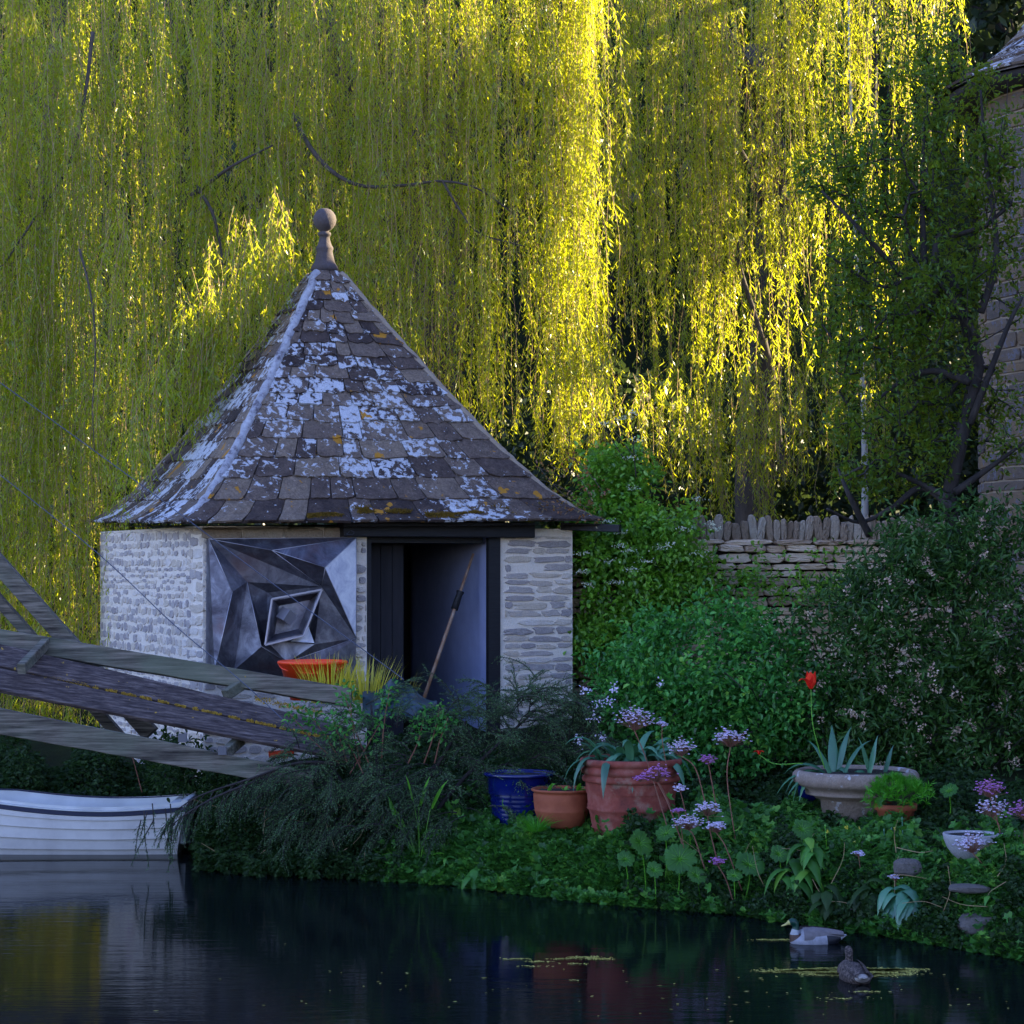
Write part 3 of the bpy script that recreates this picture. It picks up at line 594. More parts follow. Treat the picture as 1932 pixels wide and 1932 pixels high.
# ---------------------------------------------------------------- weeping willows
def limb(g, P, r0, r1, n=8, seg=8):
    c = curve(P, seg); tube(g, c, np.linspace(r0, r1, len(c)), n)
def strands(gl, gt, bx, by, zt, zb, rad, ns, step=.028, lean=0., LW=(.098, .0165)):
    for _ in range(ns):
        th = random.uniform(0, 6.283); rr = rad * abs(random.gauss(0, .55)) ; ox, oy = math.cos(th) * rr, math.sin(th) * rr * .8
        zlo = zb + abs(random.gauss(0, .6)) + (random.random() < .4) * random.uniform(0, (zt - zb) * .7); zhi = zt + random.uniform(-.2, .5)
        if zhi - zlo < .5: continue
        m = int((zhi - zlo) / step * 1.3); f = np.linspace(0, 1, m); z = zhi - (zhi - zlo) * f
        ph, ph2 = random.uniform(0, 6.3), random.uniform(0, 6.3); am = random.uniform(.03, .13); ln_ = lean + random.gauss(0, .035)
        spread = .7 + .9 * np.sin(np.clip(f * 1.25, 0, 1) * math.pi * .75)
        x = bx + ox * spread + am * np.sin(z * 1.1 + ph) + .35 * am * np.sin(z * 3.7 + ph2) + ln_ * (zhi - z); y = by + oy * spread + am * np.sin(z * 1.1 + ph2)
        P = np.stack([x, y, z], 1)
        k = max(3, m // 10); ii = np.linspace(0, m - 1, k).astype(int); tp = P[ii]; r = .0042
        V = np.concatenate([tp + [r, 0, 0], tp + [-r * .5, r * .87, 0], tp + [-r * .5, -r * .87, 0]]); fa = []
        for a in range(3):
            b = (a + 1) % 3; i0 = np.arange(k - 1); fa.append(np.stack([a * k + i0, b * k + i0, b * k + i0 + 1, a * k + i0 + 1], 1))
        gt.bulk(V, np.concatenate(fa), 0, True)
        # leaves: along the strand and on short side twigs
        jit = rng.normal(0, .035, (m, 3)) * np.array([1, 1, .5]); Q = P + jit * (rng.random((m, 1)) < .6)
        az = rng.uniform(0, 6.283, m); dn = rng.uniform(.6, 2.4, m)
        D = np.stack([np.cos(az), np.sin(az), -dn], 1); L = LW[0] * rng.uniform(.6, 1.25, m) * (1 + .15 * (f > .9))
        den = np.sin(z * random.uniform(1.5, 3.5) + ph) + np.sin(z * random.uniform(4, 8) + ph2) + rng.normal(0, .5, m) > -1.0
        # leafy side twigs
        q0 = rng.integers(0, m, max(2, m // 22)); tw = [Q[den]]; td = [D[den]]
        ls = random.uniform(.6, 1.25); LWs = (LW[0] * ls, LW[1] * ls)
        for q in q0:
            a_ = random.uniform(0, 6.283); kk = 9; s_ = np.linspace(0, 1, kk)[:, None]; l_ = random.uniform(.12, .34); dd = np.array([math.cos(a_), math.sin(a_), -.7])
            tw.append(P[q] + dd * l_ * s_ + np.array([0, 0, -.5]) * l_ * s_ ** 2); td.append(np.tile([0, 0, -1.1], (kk, 1)) + unit(kk) * .9)
        Q = np.vstack(tw); D = np.vstack(td); L = LWs[0] * rng.uniform(.5, 1.4, len(Q))
        leaves(gl, Q, D, L, LWs[1] * rng.uniform(.75, 1.2, len(Q)), kind='rhomb')
def interp_tab(tab, x): return float(np.interp(x, [a for a, b in tab], [b for a, b in tab]))
def zpx(py, Y): return CAMZ + (HY - py) * Y / F

# --- willow behind the boathouse
wa = empty('weeping_willow', (-1.6, 38.5, 1.5), 'large weeping willow whose golden strands hang behind the boathouse roof', 'willow tree')
gl, gt = G(), G(); random.seed(31)
TIP = [(-100, 1500), (150, 1500), (200, 1150), (260, 1000), (600, 900), (800, 820), (870, 860), (1000, 880), (1130, 905)]
def tips(px): return interp_tab(TIP, px)
# shaded left mass, several layers
for lay, (Y0, Y1, n, ns) in enumerate(((33.4, 34.8, 20, 11), (35.6, 37, 17, 10), (38.5, 41, 13, 11))):
    for i in range(n):
        px = -60 + (i + random.uniform(.1, .9)) / n * 900; Y = random.uniform(Y0, Y1); tp = tips(px) + random.uniform(-60, 30)
        if lay > 0: tp = min(tp, 1250)
        strands(gl, gt, (px - CX) * Y / F, Y, zpx(-60, Y) + random.uniform(-1.8, .8) * (lay == 0), max(zpx(tp, Y), .1), random.uniform(.28, .55), ns, .03)
# left curtain reaching down beside the wall and over the roof edge
for px, Y, top, bot, r, ns in ((20, 31.5, -60, 1560, .5, 22), (95, 31.0, 100, 1560, .45, 22), (150, 30.6, 250, 1520, .35, 20), (168, 29.6, 700, 1500, .2, 14), (60, 29.9, 500, 1560, .4, 18), (-30, 30, 300, 1560, .5, 18),
                               (215, 31.6, 420, 985, .25, 14), (262, 31.2, 640, 945, .22, 12), (300, 30.9, 700, 900, .18, 9), (340, 31.0, 560, 830, .2, 9), (395, 31.2, 500, 775, .2, 9), (450, 31.5, 460, 700, .2, 9), (505, 31.8, 430, 620, .18, 8)):
    if px < 200: Y = 32.4 + (px % 7) * .12
    strands(gl, gt, (px - CX) * Y / F, Y, zpx(top, Y), max(.08, zpx(bot, Y)), r, ns, .026, lean=-.02)
random.seed(71)
for (x0, y0), (x1, y1), n in (((205, 985), (330, 870), 5), ((330, 870), (430, 745), 13), ((430, 745), (545, 590), 12)):
    for i in range(n):
        f = random.random(); px = x0 + (x1 - x0) * f; py = y0 + (y1 - y0) * f + random.uniform(-12, 30); Y = 30.9 - (px < 330) * .9
        strands(gl, gt, (px - CX) * Y / F, Y, zpx(py - random.uniform(90, 240), Y), zpx(py, Y) - .2, .14, 5, .024, lean=-.12)
# bright columns right of the roof
for px, Y, bot, r, ns in ((690, 35.5, 640, .4, 20), (735, 35, 720, .35, 18), (780, 35.6, 790, .35, 18), (835, 34.9, 700, .3, 16), (880, 35.3, 830, .32, 20), (925, 34.6, 860, .34, 24), (975, 35.2, 850, .35, 24), (1020, 34.7, 870, .34, 26), (1065, 35, 895, .32, 28), (1105, 34.8, 905, .30, 32), (1120, 35.6, 890, .3, 24),
                          (900, 36.5, 800, .4, 18), (1000, 36.8, 820, .4, 18), (1080, 36.8, 850, .4, 18), (620, 36.2, 600, .4, 18), (540, 35.6, 600, .4, 18)):
    Y -= 1.1; ns = ns * 3 // 4
    strands(gl, gt, (px - CX) * Y / F, Y, zpx(-60, Y), zpx(bot, Y), r, ns, .026)
gl.build('foliage', M['willow'], wa); gt.build('twig', M['twig'], wa)
g = G(); bx = -1.6
limb(g, [(-1.6, 38.5, 1.2), (-1.7, 38.4, 4), (-1.3, 38.5, 7), (-1.6, 38.2, 10.5)], .5, .35, 12); g.build('trunk', M['bark'], wa)
g = G()
for pts, r0, r1 in (([at(556, 215, 34.3), at(575, 262, 34), at(620, 318, 33.8), at(680, 350, 33.7), at(760, 350, 33.6), at(835, 342, 33.5), at(905, 358, 33.5), at(980, 412, 33.6)], .042, .010), ([at(835, 342, 33.5), at(870, 400, 33.5), at(905, 440, 33.5), at(990, 465, 33.6)], .02, .008),
                    ([at(360, 370, 34), at(395, 345, 34), at(440, 312, 33.8), at(515, 274, 33.9)], .04, .012), ([at(370, 350, 34), at(400, 400, 33.8), at(415, 460, 33.8), at(420, 500, 33.8)], .03, .014),
                    ([at(175, 60, 33), at(160, 180, 33), at(130, 310, 33), at(60, 420, 33), at(0, 510, 33)], .03, .012), ([at(150, 470, 31.5), at(172, 560, 31.4), at(180, 660, 31.4), at(175, 760, 31.4), at(178, 850, 31.4)], .017, .007),
                    ([at(800, -40, 34.5), at(806, 100, 34.5), at(800, 260, 34.6), at(790, 420, 34.8)], .06, .03), ([at(880, 330, 36), at(868, 450, 36), at(872, 560, 36), at(866, 700, 36)], .13, .1), ([at(120, -60, 36), at(95, 200, 36), at(70, 500, 36)], .12, .07),
                    ([(-1.6, 38.3, 9.5), (-4, 37.5, 13.2), (-7, 36, 13.6), (-9, 34.5, 13.6)], .3, .12), ([(-1.6, 38.3, 9.5), (0, 37, 13.2), (.7, 35.5, 13.4), (1.2, 34.8, 13.4)], .25, .1), ([(-1.6, 38.3, 9.5), (-2.5, 36, 13.2), (-3.5, 34, 13.4), (-5.5, 33, 13.4)], .22, .08)):
    g = G(); limb(g, pts, r0, r1, 8); g.build('limb', M['bark'], wa)

# --- second willow on the right
wb = empty('weeping_willow', (4.6, 42.0, 1.5), 'bright yellow-green weeping willow hanging over the dry stone wall at right', 'willow tree')
gl, gt = G(), G(); random.seed(77)
TB = [(1130, 700), (1170, 660), (1250, 880), (1330, 940), (1420, 960), (1480, 980), (1560, 940), (1700, 900), (1830, 200)]
for lay, (Y0, Y1, n, ns) in enumerate(((35.9, 37.2, 10, 8), (38.8, 41.4, 11, 9))):
    for i in range(n):
        px = 1150 + (i + random.uniform(.15, .85)) / n * 640; Y = random.uniform(Y0, Y1); b = interp_tab(TB, px) + random.uniform(-120, 20) - (lay == 0) * random.uniform(0, 160)
        if px > 1640: b = min(b, 620 - (px - 1640) * 1.5)
        nss = ns if px < 1520 else ns * 6 // 10
        strands(gl, gt, (px - CX) * Y / F, Y, zpx(-70, Y), zpx(b, Y), random.uniform(.28, .5), nss, .027)
# short golden tassels and the greener low swags
for px, Y, top, bot, r, ns in ((1165, 35.8, -60, 600, .22, 16), (1160, 35.6, 250, 690, .16, 10), (1240, 36, -60, 560, .3, 16), (1300, 35.8, -60, 620, .28, 18), (1350, 36, -60, 700, .24, 22), (1375, 35.7, 100, 705, .16, 14), (1440, 36, -60, 520, .3, 14), (1500, 36.3, -60, 560, .3, 14), (1560, 36.5, -60, 480, .3, 14), (1615, 36.3, -60, 420, .3, 12), (1700, 36.5, -60, 230, .3, 12), (1770, 36.6, -60, 150, .22, 9), (1800, 36.2, -60, 70, .1, 4), (1735, 36.2, -60, 120, .2, 6),
                               (1210, 34.5, 700, 930, .4, 14), (1290, 34.4, 640, 985, .4, 18), (1350, 34.3, 620, 1000, .38, 20), (1400, 34.4, 600, 1010, .38, 20), (1460, 34.5, 560, 985, .36, 18), (1500, 34.6, 520, 940, .3, 14), (1580, 35, 500, 900, .4, 14), (1650, 35, 560, 900, .3, 10)):
    low = Y < 35.2; Y += 0 if low else .1
    if low: top = max(top, 745)
    strands(gl, gt, (px - CX) * Y / F, Y, zpx(top, Y), zpx(bot, Y), r, ns, .028, lean=.03 if low else 0)
gl.build('foliage', M['willow'], wb); gt.build('twig', M['twig'], wb)
g = G(); limb(g, [(4.6, 42, 1.2), (4.4, 41.8, 5), (4.7, 41.6, 9), (4.4, 41, 12.6)], .42, .25, 12); g.build('trunk', M['bark'], wb)
g = G()
for pts, r0, r1 in (([at(1370, 160, 37), at(1385, 260, 36.9), at(1420, 330, 36.8), at(1440, 400, 36.6), at(1400, 450, 36.4), at(1395, 500, 36.3), at(1420, 580, 36.3), at(1440, 640, 36.3)], .07, .03), ([at(1385, 260, 36.9), at(1430, 215, 36.8), at(1475, 245, 36.7)], .05, .02), ([at(1340, 350, 36.5), at(1350, 480, 36.4), at(1385, 540, 36.4)], .03, .02),
                    ([at(1440, 400, 36.6), at(1445, 300, 36.7), at(1400, 180, 36.8), at(1375, 100, 36.8)], .05, .03), ([at(1430, 290, 36.6), at(1500, 300, 36.6)], .05, .03), ([at(1425, 372, 36.6), at(1490, 378, 36.6)], .06, .035),
                    ([(4.5, 41, 11.5), (3, 38.5, 12.8), (1.6, 36.8, 13)], .22, .1), ([(4.5, 41, 11.5), (5, 38.5, 12.8), (5.8, 37, 13.1)], .2, .08), ([at(1440, 640, 37), at(1462, 740, 37), at(1475, 900, 37)], .06, .05)):
    g = G(); limb(g, pts, r0, r1, 8); g.build('limb', M['bark'], wb)

# ---------------------------------------------------------------- trees and hedge further back
def grow(seed, att, jit=.05, r_tip=.006, expo=2.3):
    """connect every attractor to the nearest grown node; returns list of (p,q,rp,rq)"""
    nodes = [np.array(p, float) for p in seed]; par = [-1] + list(range(len(seed) - 1)); att = sorted(att, key=lambda a: np.linalg.norm(a - nodes[-1]) + (np.linalg.norm(a - nodes[0])) * .3)
    arr = [n for n in nodes]
    for a in att:
        N_ = np.array(arr); dd = np.linalg.norm(N_ - a, axis=1) + .25 * np.clip(N_[:, 2] - a[2], 0, 9) ; j = int(np.argmin(dd)); p = arr[j]; L = np.linalg.norm(a - p); k = max(1, int(L / .28)); prev = j
        for i in range(1, k + 1):
            q = p + (a - p) * i / k + (rng.normal(0, jit, 3) * L * .4 if i < k else 0); arr.append(q); par.append(prev); prev = len(arr) - 1
    w_ = np.zeros(len(arr)); ch = [0] * len(arr)
    for i in range(len(arr) - 1, 0, -1):
        if w_[i] == 0: w_[i] = r_tip ** expo
        w_[par[i]] += w_[i]
    r = w_ ** (1 / expo); return arr, par, r
def grow_mesh(g, arr, par, r, n=6, maxr=9):
    for i in range(1, len(arr)):
        j = par[i]; tube(g, [arr[j], arr[i]], [min(r[j], r[i] * 1.3, maxr), min(r[i], maxr)], n if r[i] > .03 else 4, cap=False)
def leaf_clumps(g, C, n, rad, L, W, kind='fold', upw=.6, mat=0, elong=(1, 1, 1)):
    C = np.asarray(C); Nn = len(C) * n; P = np.repeat(C, n, 0) + rng.normal(0, rad / 1.7, (Nn, 3)) * np.array(elong); D = vn(unit(Nn) + (P - np.repeat(C, n, 0)) / rad * .7)
    leaves(g, P, D, L * rng.uniform(.6, 1.25, Nn), W * rng.uniform(.8, 1.2, Nn), up=np.tile([0, 0, 1.], (Nn, 1)) * upw + .5 * unit(Nn) + 1e-3, kind=kind, mat=mat)
def ell(c, r, n, inner=.55):
    v = unit(n); q = rng.uniform(inner ** 3, 1, n) ** (1 / 3); return np.asarray(c) + v * q[:, None] * np.asarray(r)
def tree(x, y, h, rx, label, mat='bgleaf', n=420, per=16, L=.28, W=.14, zb=None, name='tree', group=None, cat='tree'):
    z0 = float(gz(x, y)) - .1; root = empty(name, (x, y, z0), label, cat, group)
    C = ell((x, y, z0 + h * .56), (rx, rx, h * .46), n, .35); C = C + rng.normal(0, .2, C.shape)
    arr, par, r = grow([(x, y, z0), (x + .1, y, z0 + h * .15), (x, y + .1, z0 + h * .3)], list(C[::4]), r_tip=.02)
    g = G(); grow_mesh(g, arr, par, r); g.build('trunk', M['darkbark'], root)
    g = G(); leaf_clumps(g, C, per, .55, L, W, 'rhomb'); g.build('crown', M[mat], root); return root
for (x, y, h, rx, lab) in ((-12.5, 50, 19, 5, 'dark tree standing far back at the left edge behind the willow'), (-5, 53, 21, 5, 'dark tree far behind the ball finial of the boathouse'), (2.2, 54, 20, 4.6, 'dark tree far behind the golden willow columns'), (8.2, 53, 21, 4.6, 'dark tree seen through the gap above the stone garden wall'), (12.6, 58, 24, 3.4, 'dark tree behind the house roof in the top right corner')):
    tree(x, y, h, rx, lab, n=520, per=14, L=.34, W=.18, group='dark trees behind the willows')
for (x, y, h, rx, lab) in ((10.0, 41.6, 23, 2.35, 'dense shade tree added behind the apple tree next to the house'), (12.6, 45.4, 24, 2.6, 'dense shade tree added behind the stone house roof, further right')):
    tree(x, y, h, rx, lab, n=900, per=18, L=.30, W=.17, group='dark trees behind the willows')  # added and sized to keep the sun off the left willow
# dark understorey hedge behind the willows
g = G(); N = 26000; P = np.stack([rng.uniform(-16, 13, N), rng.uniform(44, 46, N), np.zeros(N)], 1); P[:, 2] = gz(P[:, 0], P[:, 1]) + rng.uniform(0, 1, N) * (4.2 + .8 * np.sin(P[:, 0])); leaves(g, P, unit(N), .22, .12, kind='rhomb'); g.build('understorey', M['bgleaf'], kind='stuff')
# unseen hedge added at the right, solid inside to shade the low willow swags
hd = empty('shade_hedge', (11.8, 42, 1.5), 'unseen dark shade hedge added beyond the stone house', 'hedge')
g = G(); boxp(g, (10.4, 35.6, 1), (13, 46.5, 7.2)); g.build('shade_block', M['darkbark'], hd)
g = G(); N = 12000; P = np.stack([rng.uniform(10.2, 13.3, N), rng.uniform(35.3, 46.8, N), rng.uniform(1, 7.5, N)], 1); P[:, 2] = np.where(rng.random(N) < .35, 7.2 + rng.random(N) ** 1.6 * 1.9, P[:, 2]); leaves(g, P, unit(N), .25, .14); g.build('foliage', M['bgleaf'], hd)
# pale slender trunk beyond the wall
bt = empty('birch_tree', (6.0, 41, 1.5), 'slender pale trunk of a birch between willow and apple tree', 'birch tree')
g = G(); limb(g, [at(1632, 1000, 40), at(1631, 830, 40), at(1626, 700, 40), at(1612, 400, 40), at(1603, 100, 40), at(1600, -120, 40)], .065, .012, 8); g.build('trunk', M['palebark'], bt)
g = G(); leaf_clumps(g, ell(at(1600, -150, 40.5), (1.5, 1.5, 1.2), 40), 20, .3, .09, .06); g.build('crown', M['apple'], bt)
# ---------------------------------------------------------------- timber gangway
def P3(px, py, Y): return at(px, py, Y)
gw = empty('timber_gangway', P3(300, 1330, 25.3), 'weathered grey timber gangway with side rails and yellow lichen slanting over the rowing boat', 'gangway')
def plank_quad(g, tl, tr, br, bl, thick, mat=0, seg=24, wob=.004):
    """plank whose visible face is tl-tr-br-bl (world points), given thickness behind"""
    tl, tr, br, bl = map(np.asarray, (tl, tr, br, bl)); n = nrm(np.cross(tr - tl, bl - tl)); n = n if n[1] < 0 else -n; V = []
    for i in range(seg + 1):
        f = i / seg; a = tl + (tr - tl) * f + UP * random.uniform(-wob, wob); b = bl + (br - bl) * f + UP * random.uniform(-wob, wob); c = nrm(a - b) * .007
        V += [a - n * .006, a - c, b + c, b - n * .006, b - n * thick, a - n * thick]
    fa = [[i * 6 + k, i * 6 + (k + 1) % 6, (i + 1) * 6 + (k + 1) % 6, (i + 1) * 6 + k] for i in range(seg) for k in range(6)] + [[5, 4, 3, 2, 1, 0], [seg * 6 + k for k in range(6)]]
    g.add(V, fa, mat)
XL = -420
def ln(x, x0, y0, x1, y1): return y0 + (y1 - y0) * (x - x0) / (x1 - x0)
random.seed(2)
# far rail: top face (sloping back) and side
yt = lambda x: ln(x, 0, 1186, 655, 1297); yb = lambda x: ln(x, 0, 1222, 655, 1331)
g = G(); plank_quad(g, P3(XL, yt(XL), 26.2), P3(662, yt(662), 25.9), P3(662, yb(662), 25.86), P3(XL, yb(XL), 26.16), .16)
g.build('side_rail', M['timber'], gw)
yt2 = lambda x: ln(x, 0, 1336, 545, 1447); yb2 = lambda x: ln(x, 0, 1386, 545, 1482)
g = G(); plank_quad(g, P3(XL, yt2(XL), 25.1), P3(590, yt2(590), 24.85), P3(590, yb2(590), 24.82), P3(XL, yb2(XL), 25.07), .12)
g.build('side_rail', M['timber'], gw)
for a0, b0, a1, b1, Y0, Y1 in ((1214, 1256, 1366, 1396, 26.0, 25.7), (1259, 1301, 1399, 1428, 25.66, 25.36)):
    ya = lambda x: ln(x, 0, a0, 640, a1); ybb = lambda x: ln(x, 0, b0, 640, b1)
    g = G(); plank_quad(g, P3(XL, ya(XL), Y0 - .0), P3(660, ya(660), Y0 - .25), P3(660, ybb(660), Y1 - .25), P3(XL, ybb(XL), Y1), .05); g.build('deck_board', M['deck'], gw)
# lichen along the joint
g = G(); N = 2600; px = rng.uniform(60, 620, N); yj = 1257 + (1397 - 1257) * px / 640; keep = np.array([mnoise.noise(Vector((p * .06, 0, 3))) for p in px]) > -.12
for p_, y_ in zip(px[keep], yj[keep]):
    c = at(p_, y_ + random.gauss(0, 1.1), 25.64 - .25 * p_ / 660); r = random.uniform(.008, .02); v = unit(3) * r
    g.add(np.vstack([c + v, c - v.mean(0)]), [[0, 1, 2], [0, 2, 3], [1, 3, 2], [0, 3, 1]])
for p_, y_ in [(x, 1340 + (x - 500) * .22 + random.gauss(0, 3)) for x in rng.uniform(480, 610, 260)]:
    c = at(p_, y_ - 18, 25.88); v = unit(3) * .014; g.add(np.vstack([c + v, c - v.mean(0)]), [[0, 1, 2], [0, 2, 3], [1, 3, 2], [0, 3, 1]])
g.build('lichen', M['lichen'], gw)
# cross bearers
for x0, y0, Y0, x1, y1, Y1 in ((88, 1212, 26.1, 40, 1262, 25.2), (578 - 120, 1290, 26.0, 425, 1312, 25.8), (455, 1395, 25.5, 420, 1425, 24.95)):
    g = G(); beam(g, P3(x0, y0, Y0), P3(x1, y1, Y1), .09, .12); g.build('cross_bearer', M['timber'], gw)
# braces
for x0, y0, Y0, x1, y1, Y1, wd in ((-60, 1000, 26.6, 285, 1385, 26.3, .19), (-80, 1045, 26.75, 235, 1400, 26.5, .12)):
    g = G(); beam(g, P3(x0, y0, Y0), P3(x1, y1, Y1), wd, .16, up=(0, 1, 0)); g.build('brace', M['timber'], gw)
for x, y in ((420, 1416), (345, 1392)):
    g = G(); c = at(x, y, 24.86); boxp(g, (-.045, -.012, -.045), (.045, .03, .045), np.array([c[0], c[1] - .01, 0]) * 1.0, np.array([1., 0, 0]), np.array([0, -1., 0])); 
    g.V[-1] = g.V[-1] + np.array([0, 0, c[2]]); g.build('bolt_plate', M['steel'], gw)
g = G(); tube(g, [at(452, 1285, 26.0), at(466, 1276, 25.98)], .045, 8); g.build('peg', M['lichen'], gw)
# stay cables
for pts, lab in (([at(-30, 700, 27), at(180, 852, 26.6), at(300, 940, 26.3), at(520, 1105, 25.9), at(735, 1262, 25.5), at(762, 1283, 25.4)], 'upper grey stay cable crossing in front of the boathouse roof and sculpture'),
                 ([at(-30, 872, 26.4), at(180, 1040, 26.0), at(330, 1180, 25.8), at(455, 1285, 25.5), at(545, 1368, 25.2)], 'lower grey stay cable running from the left edge down to the gangway deck')):
    g = G(); tube(g, curve(pts, 6), .0055, 6); g.build('stay_cable', M['cable'], None, origin=pts[-1], label=lab, cat='cable')

# ---------------------------------------------------------------- rowing boat
XS, XB = at(368, 1520, 26.7)[0], -8.0
bo = empty('rowing_boat', (XS - 1.5, 26.9, 0), 'white clinker rowing boat with dark blue gunwale moored under the gangway', 'boat')
CYb = 26.95
def bsec(f):   # f=0 stern .. 1 bow : x, half breadth, sheer z, keel z
    x = XS - .06 + (XB - XS) * f; hb = .60 * (1 - max(0, (f - .35) / .65) ** 2.2) * (.90 + .10 * min(1, f / .2)); z = .60 + .18 * max(0, f - .1) ** 1.6 - .06 * math.sin(min(f / .5, 1) * math.pi); return x, max(hb, .01), z
NS, NPl = 36, 5
levels = [(1.0, 1.0), (.985, .80), (.955, .56), (.90, .34), (.80, .12), (.62, -.10), (.3, -.22), (0, -.25)]  # (breadth factor, z)
g = G(); 
for side in (-1, 1):
    for li in range(len(levels) - 1):
        V = []
        for i in range(NS + 1):
            f = i / NS; x, hb, z = bsec(f); xs = x + (.16 * (1 - levels[li][1]) * -1 if False else 0)
            rake0 = -.13 * (1 - levels[li][1]) * max(0, 1 - f * 14); rake1 = -.13 * (1 - levels[li + 1][1]) * max(0, 1 - f * 14)
            lap = .012 if li else 0
            z = z - .035 * (side < 0) * (1 if li == 0 else 0); V.append([x + rake0, CYb + side * (hb * levels[li][0] - lap * 0), z * levels[li][1] if levels[li][1] > 0 else levels[li][1]])
            V.append([x + rake1, CYb + side * (hb * levels[li + 1][0] + .034), z * levels[li + 1][1] if levels[li + 1][1] > 0 else levels[li + 1][1]])
            V.append([x + rake1, CYb + side * (hb * levels[li + 1][0] - .002), (z * levels[li + 1][1] if levels[li + 1][1] > 0 else levels[li + 1][1]) + .004])
        g.add(V, [[3 * i + k, 3 * i + k + 1, 3 * i + k + 4, 3 * i + k + 3] for i in range(NS) for k in (0, 1)], 0, False)
# transom
x, hb, z = bsec(0); V = [[x - .13 * (1 - b), CYb + s * hb * a, z * b if b > 0 else b] for s in (-1, 1) for a, b in levels]; n8 = len(levels)
g.add(V, [list(range(n8)) + list(range(2 * n8 - 1, n8 - 1, -1))]); g.build('hull', M['boat'], bo)
for li in range(1, 5):  # dark tubes drawn in as shadow lines under the plank laps
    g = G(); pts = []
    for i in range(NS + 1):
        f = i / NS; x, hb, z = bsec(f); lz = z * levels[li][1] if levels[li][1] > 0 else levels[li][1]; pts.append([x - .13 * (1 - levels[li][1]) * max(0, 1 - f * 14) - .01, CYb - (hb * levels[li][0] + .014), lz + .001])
    tube(g, pts, .0042, 5); g.build('lap_shadow', M['darkbark'], bo)
g = G()
for side in (-1, 1):
    V = []
    for i in range(NS + 1):
        f = i / NS; x, hb, z = bsec(f)
        for a, b in ((1, 1), (.93, .55), (.75, .2), (0, .1)): V.append([x - .03 + (.05 if i == 0 else 0) * 0, CYb + side * max(hb - .03, 0) * a, z * b + (.012 if b == 1 else 0)])
    g.add(V, [[4 * i + k, 4 * i + k + 1, 4 * i + k + 5, 4 * i + k + 4] for i in range(NS) for k in range(3)])
x, hb, z = bsec(0); x -= .035; hb -= .03; g.add([[x, CYb - hb, z], [x, CYb - hb * .75, z * .2], [x, CYb + hb * .75, z * .2], [x, CYb + hb, z]], [[0, 1, 2, 3]]); g.build('inner_lining', M['boatin'], bo)
for side in (-1, 1):
    g = G(); g2 = G()
    for i in range(NS):
        a, b = bsec(i / NS), bsec((i + 1) / NS); pa = np.array([a[0], CYb + side * (a[1] + .012), a[2] - .03 - .035 * (side < 0)]); pb = np.array([b[0], CYb + side * (b[1] + .012), b[2] - .03 - .035 * (side < 0)]); beam(g, pa, pb, .035, .055, ch=.006)
        pa = pa + [0, -side * .012, .034]; pb = pb + [0, -side * .012, .034]; beam(g2, pa, pb, .075, .014, ch=.003)
    gn = g.build('gunwale', M['navy'], bo); g2.build('rail_cap', M['boatin'] if side < 0 else M['navy'], gn)
g = G(); x, hb, z = bsec(.0); beam(g, (x - .02, CYb - hb, z + .01), (x - .02, CYb + hb, z + .01), .07, .05); beam(g, (x - .12, CYb - hb * .9, z - .03), (x - .12, CYb + hb * .9, z - .03), .22, .025); g.build('transom_cap', M['boatin'], bo)
g = G(); x, hb, z = bsec(.42); boxp(g, (x - .13, CYb - hb + .04, z - .2), (x + .13, CYb + hb - .04, z - .17)); g.build('thwart', M['boatin'], bo)

# ---------------------------------------------------------------- pots
def pot(name, px, Yc, ytop, ybot, wtop, wbot, prof, mat, label, cat='plant pot', soil=.94, sy=1.0, n=48, wob=.0):
    s = Y = Yc; k = Y / F; c = at(px, ytop, Y); zt = c[2]; zb = CAMZ + (HY - ybot) * k; h = zt - zb; c[2] = zb
    r = empty(name, c, label, cat); g = G(); lathe(g, c, [(wtop / 2 * k * a + 0, h * b) for a, b in prof], n, wob); g.build('body', mat, r)
    g = G(); rr = wtop / 2 * k * soil; lathe(g, c, [(rr * .97, h * .93), (rr * .5, h * .95), (0, h * .96)], 24, 0); g.build('soil', M['soil'], r); return r, c, h, k
WR = [(.0, .0), (.66, .0), (.70, .02), (.76, .19), (.785, .20), (.765, .215), (.775, .24), (.80, .33), (.83, .40), (.87, .42), (.85, .435), (.86, .46), (.845, .48), (.885, .715), (.89, .72), (.945, .735), (.96, .76), (.945, .785), (.905, .80), (.915, .815), (.965, .83), (.975, .86), (.955, .885), (.925, .90), (.935, .915), (.99, .93), (1.0, .96), (.99, .99), (.93, 1.0), (.92, .97), (.88, .6)]
big, cB, hB, kB = pot('terracotta_pot', 1191, 23.8, 1429, 1592, 194, 140, WR, M['terra1'], 'largest terracotta pot with banded rim and blue-green strap leaves', soil=.93)
WB_ = [(.0, .0), (.70, .0), (.73, .03)]
for i in range(9): z = .1 + i * .085; r_ = .74 + .13 * z; WB_ += [(r_, z), (r_ + .012, z + .03), (r_ + .004, z + .06)]
WB_ += [(.88, .90), (.90, .925), (.99, .935), (1.0, .96), (.985, .99), (.94, 1.0), (.90, .98), (.86, .6)]
pot('glazed_pot', 981, 24.7, 1456, 1556, 138, 100, WB_, M['blueglaze'], 'cobalt blue glazed ribbed pot left of the terracotta pots', soil=.88)
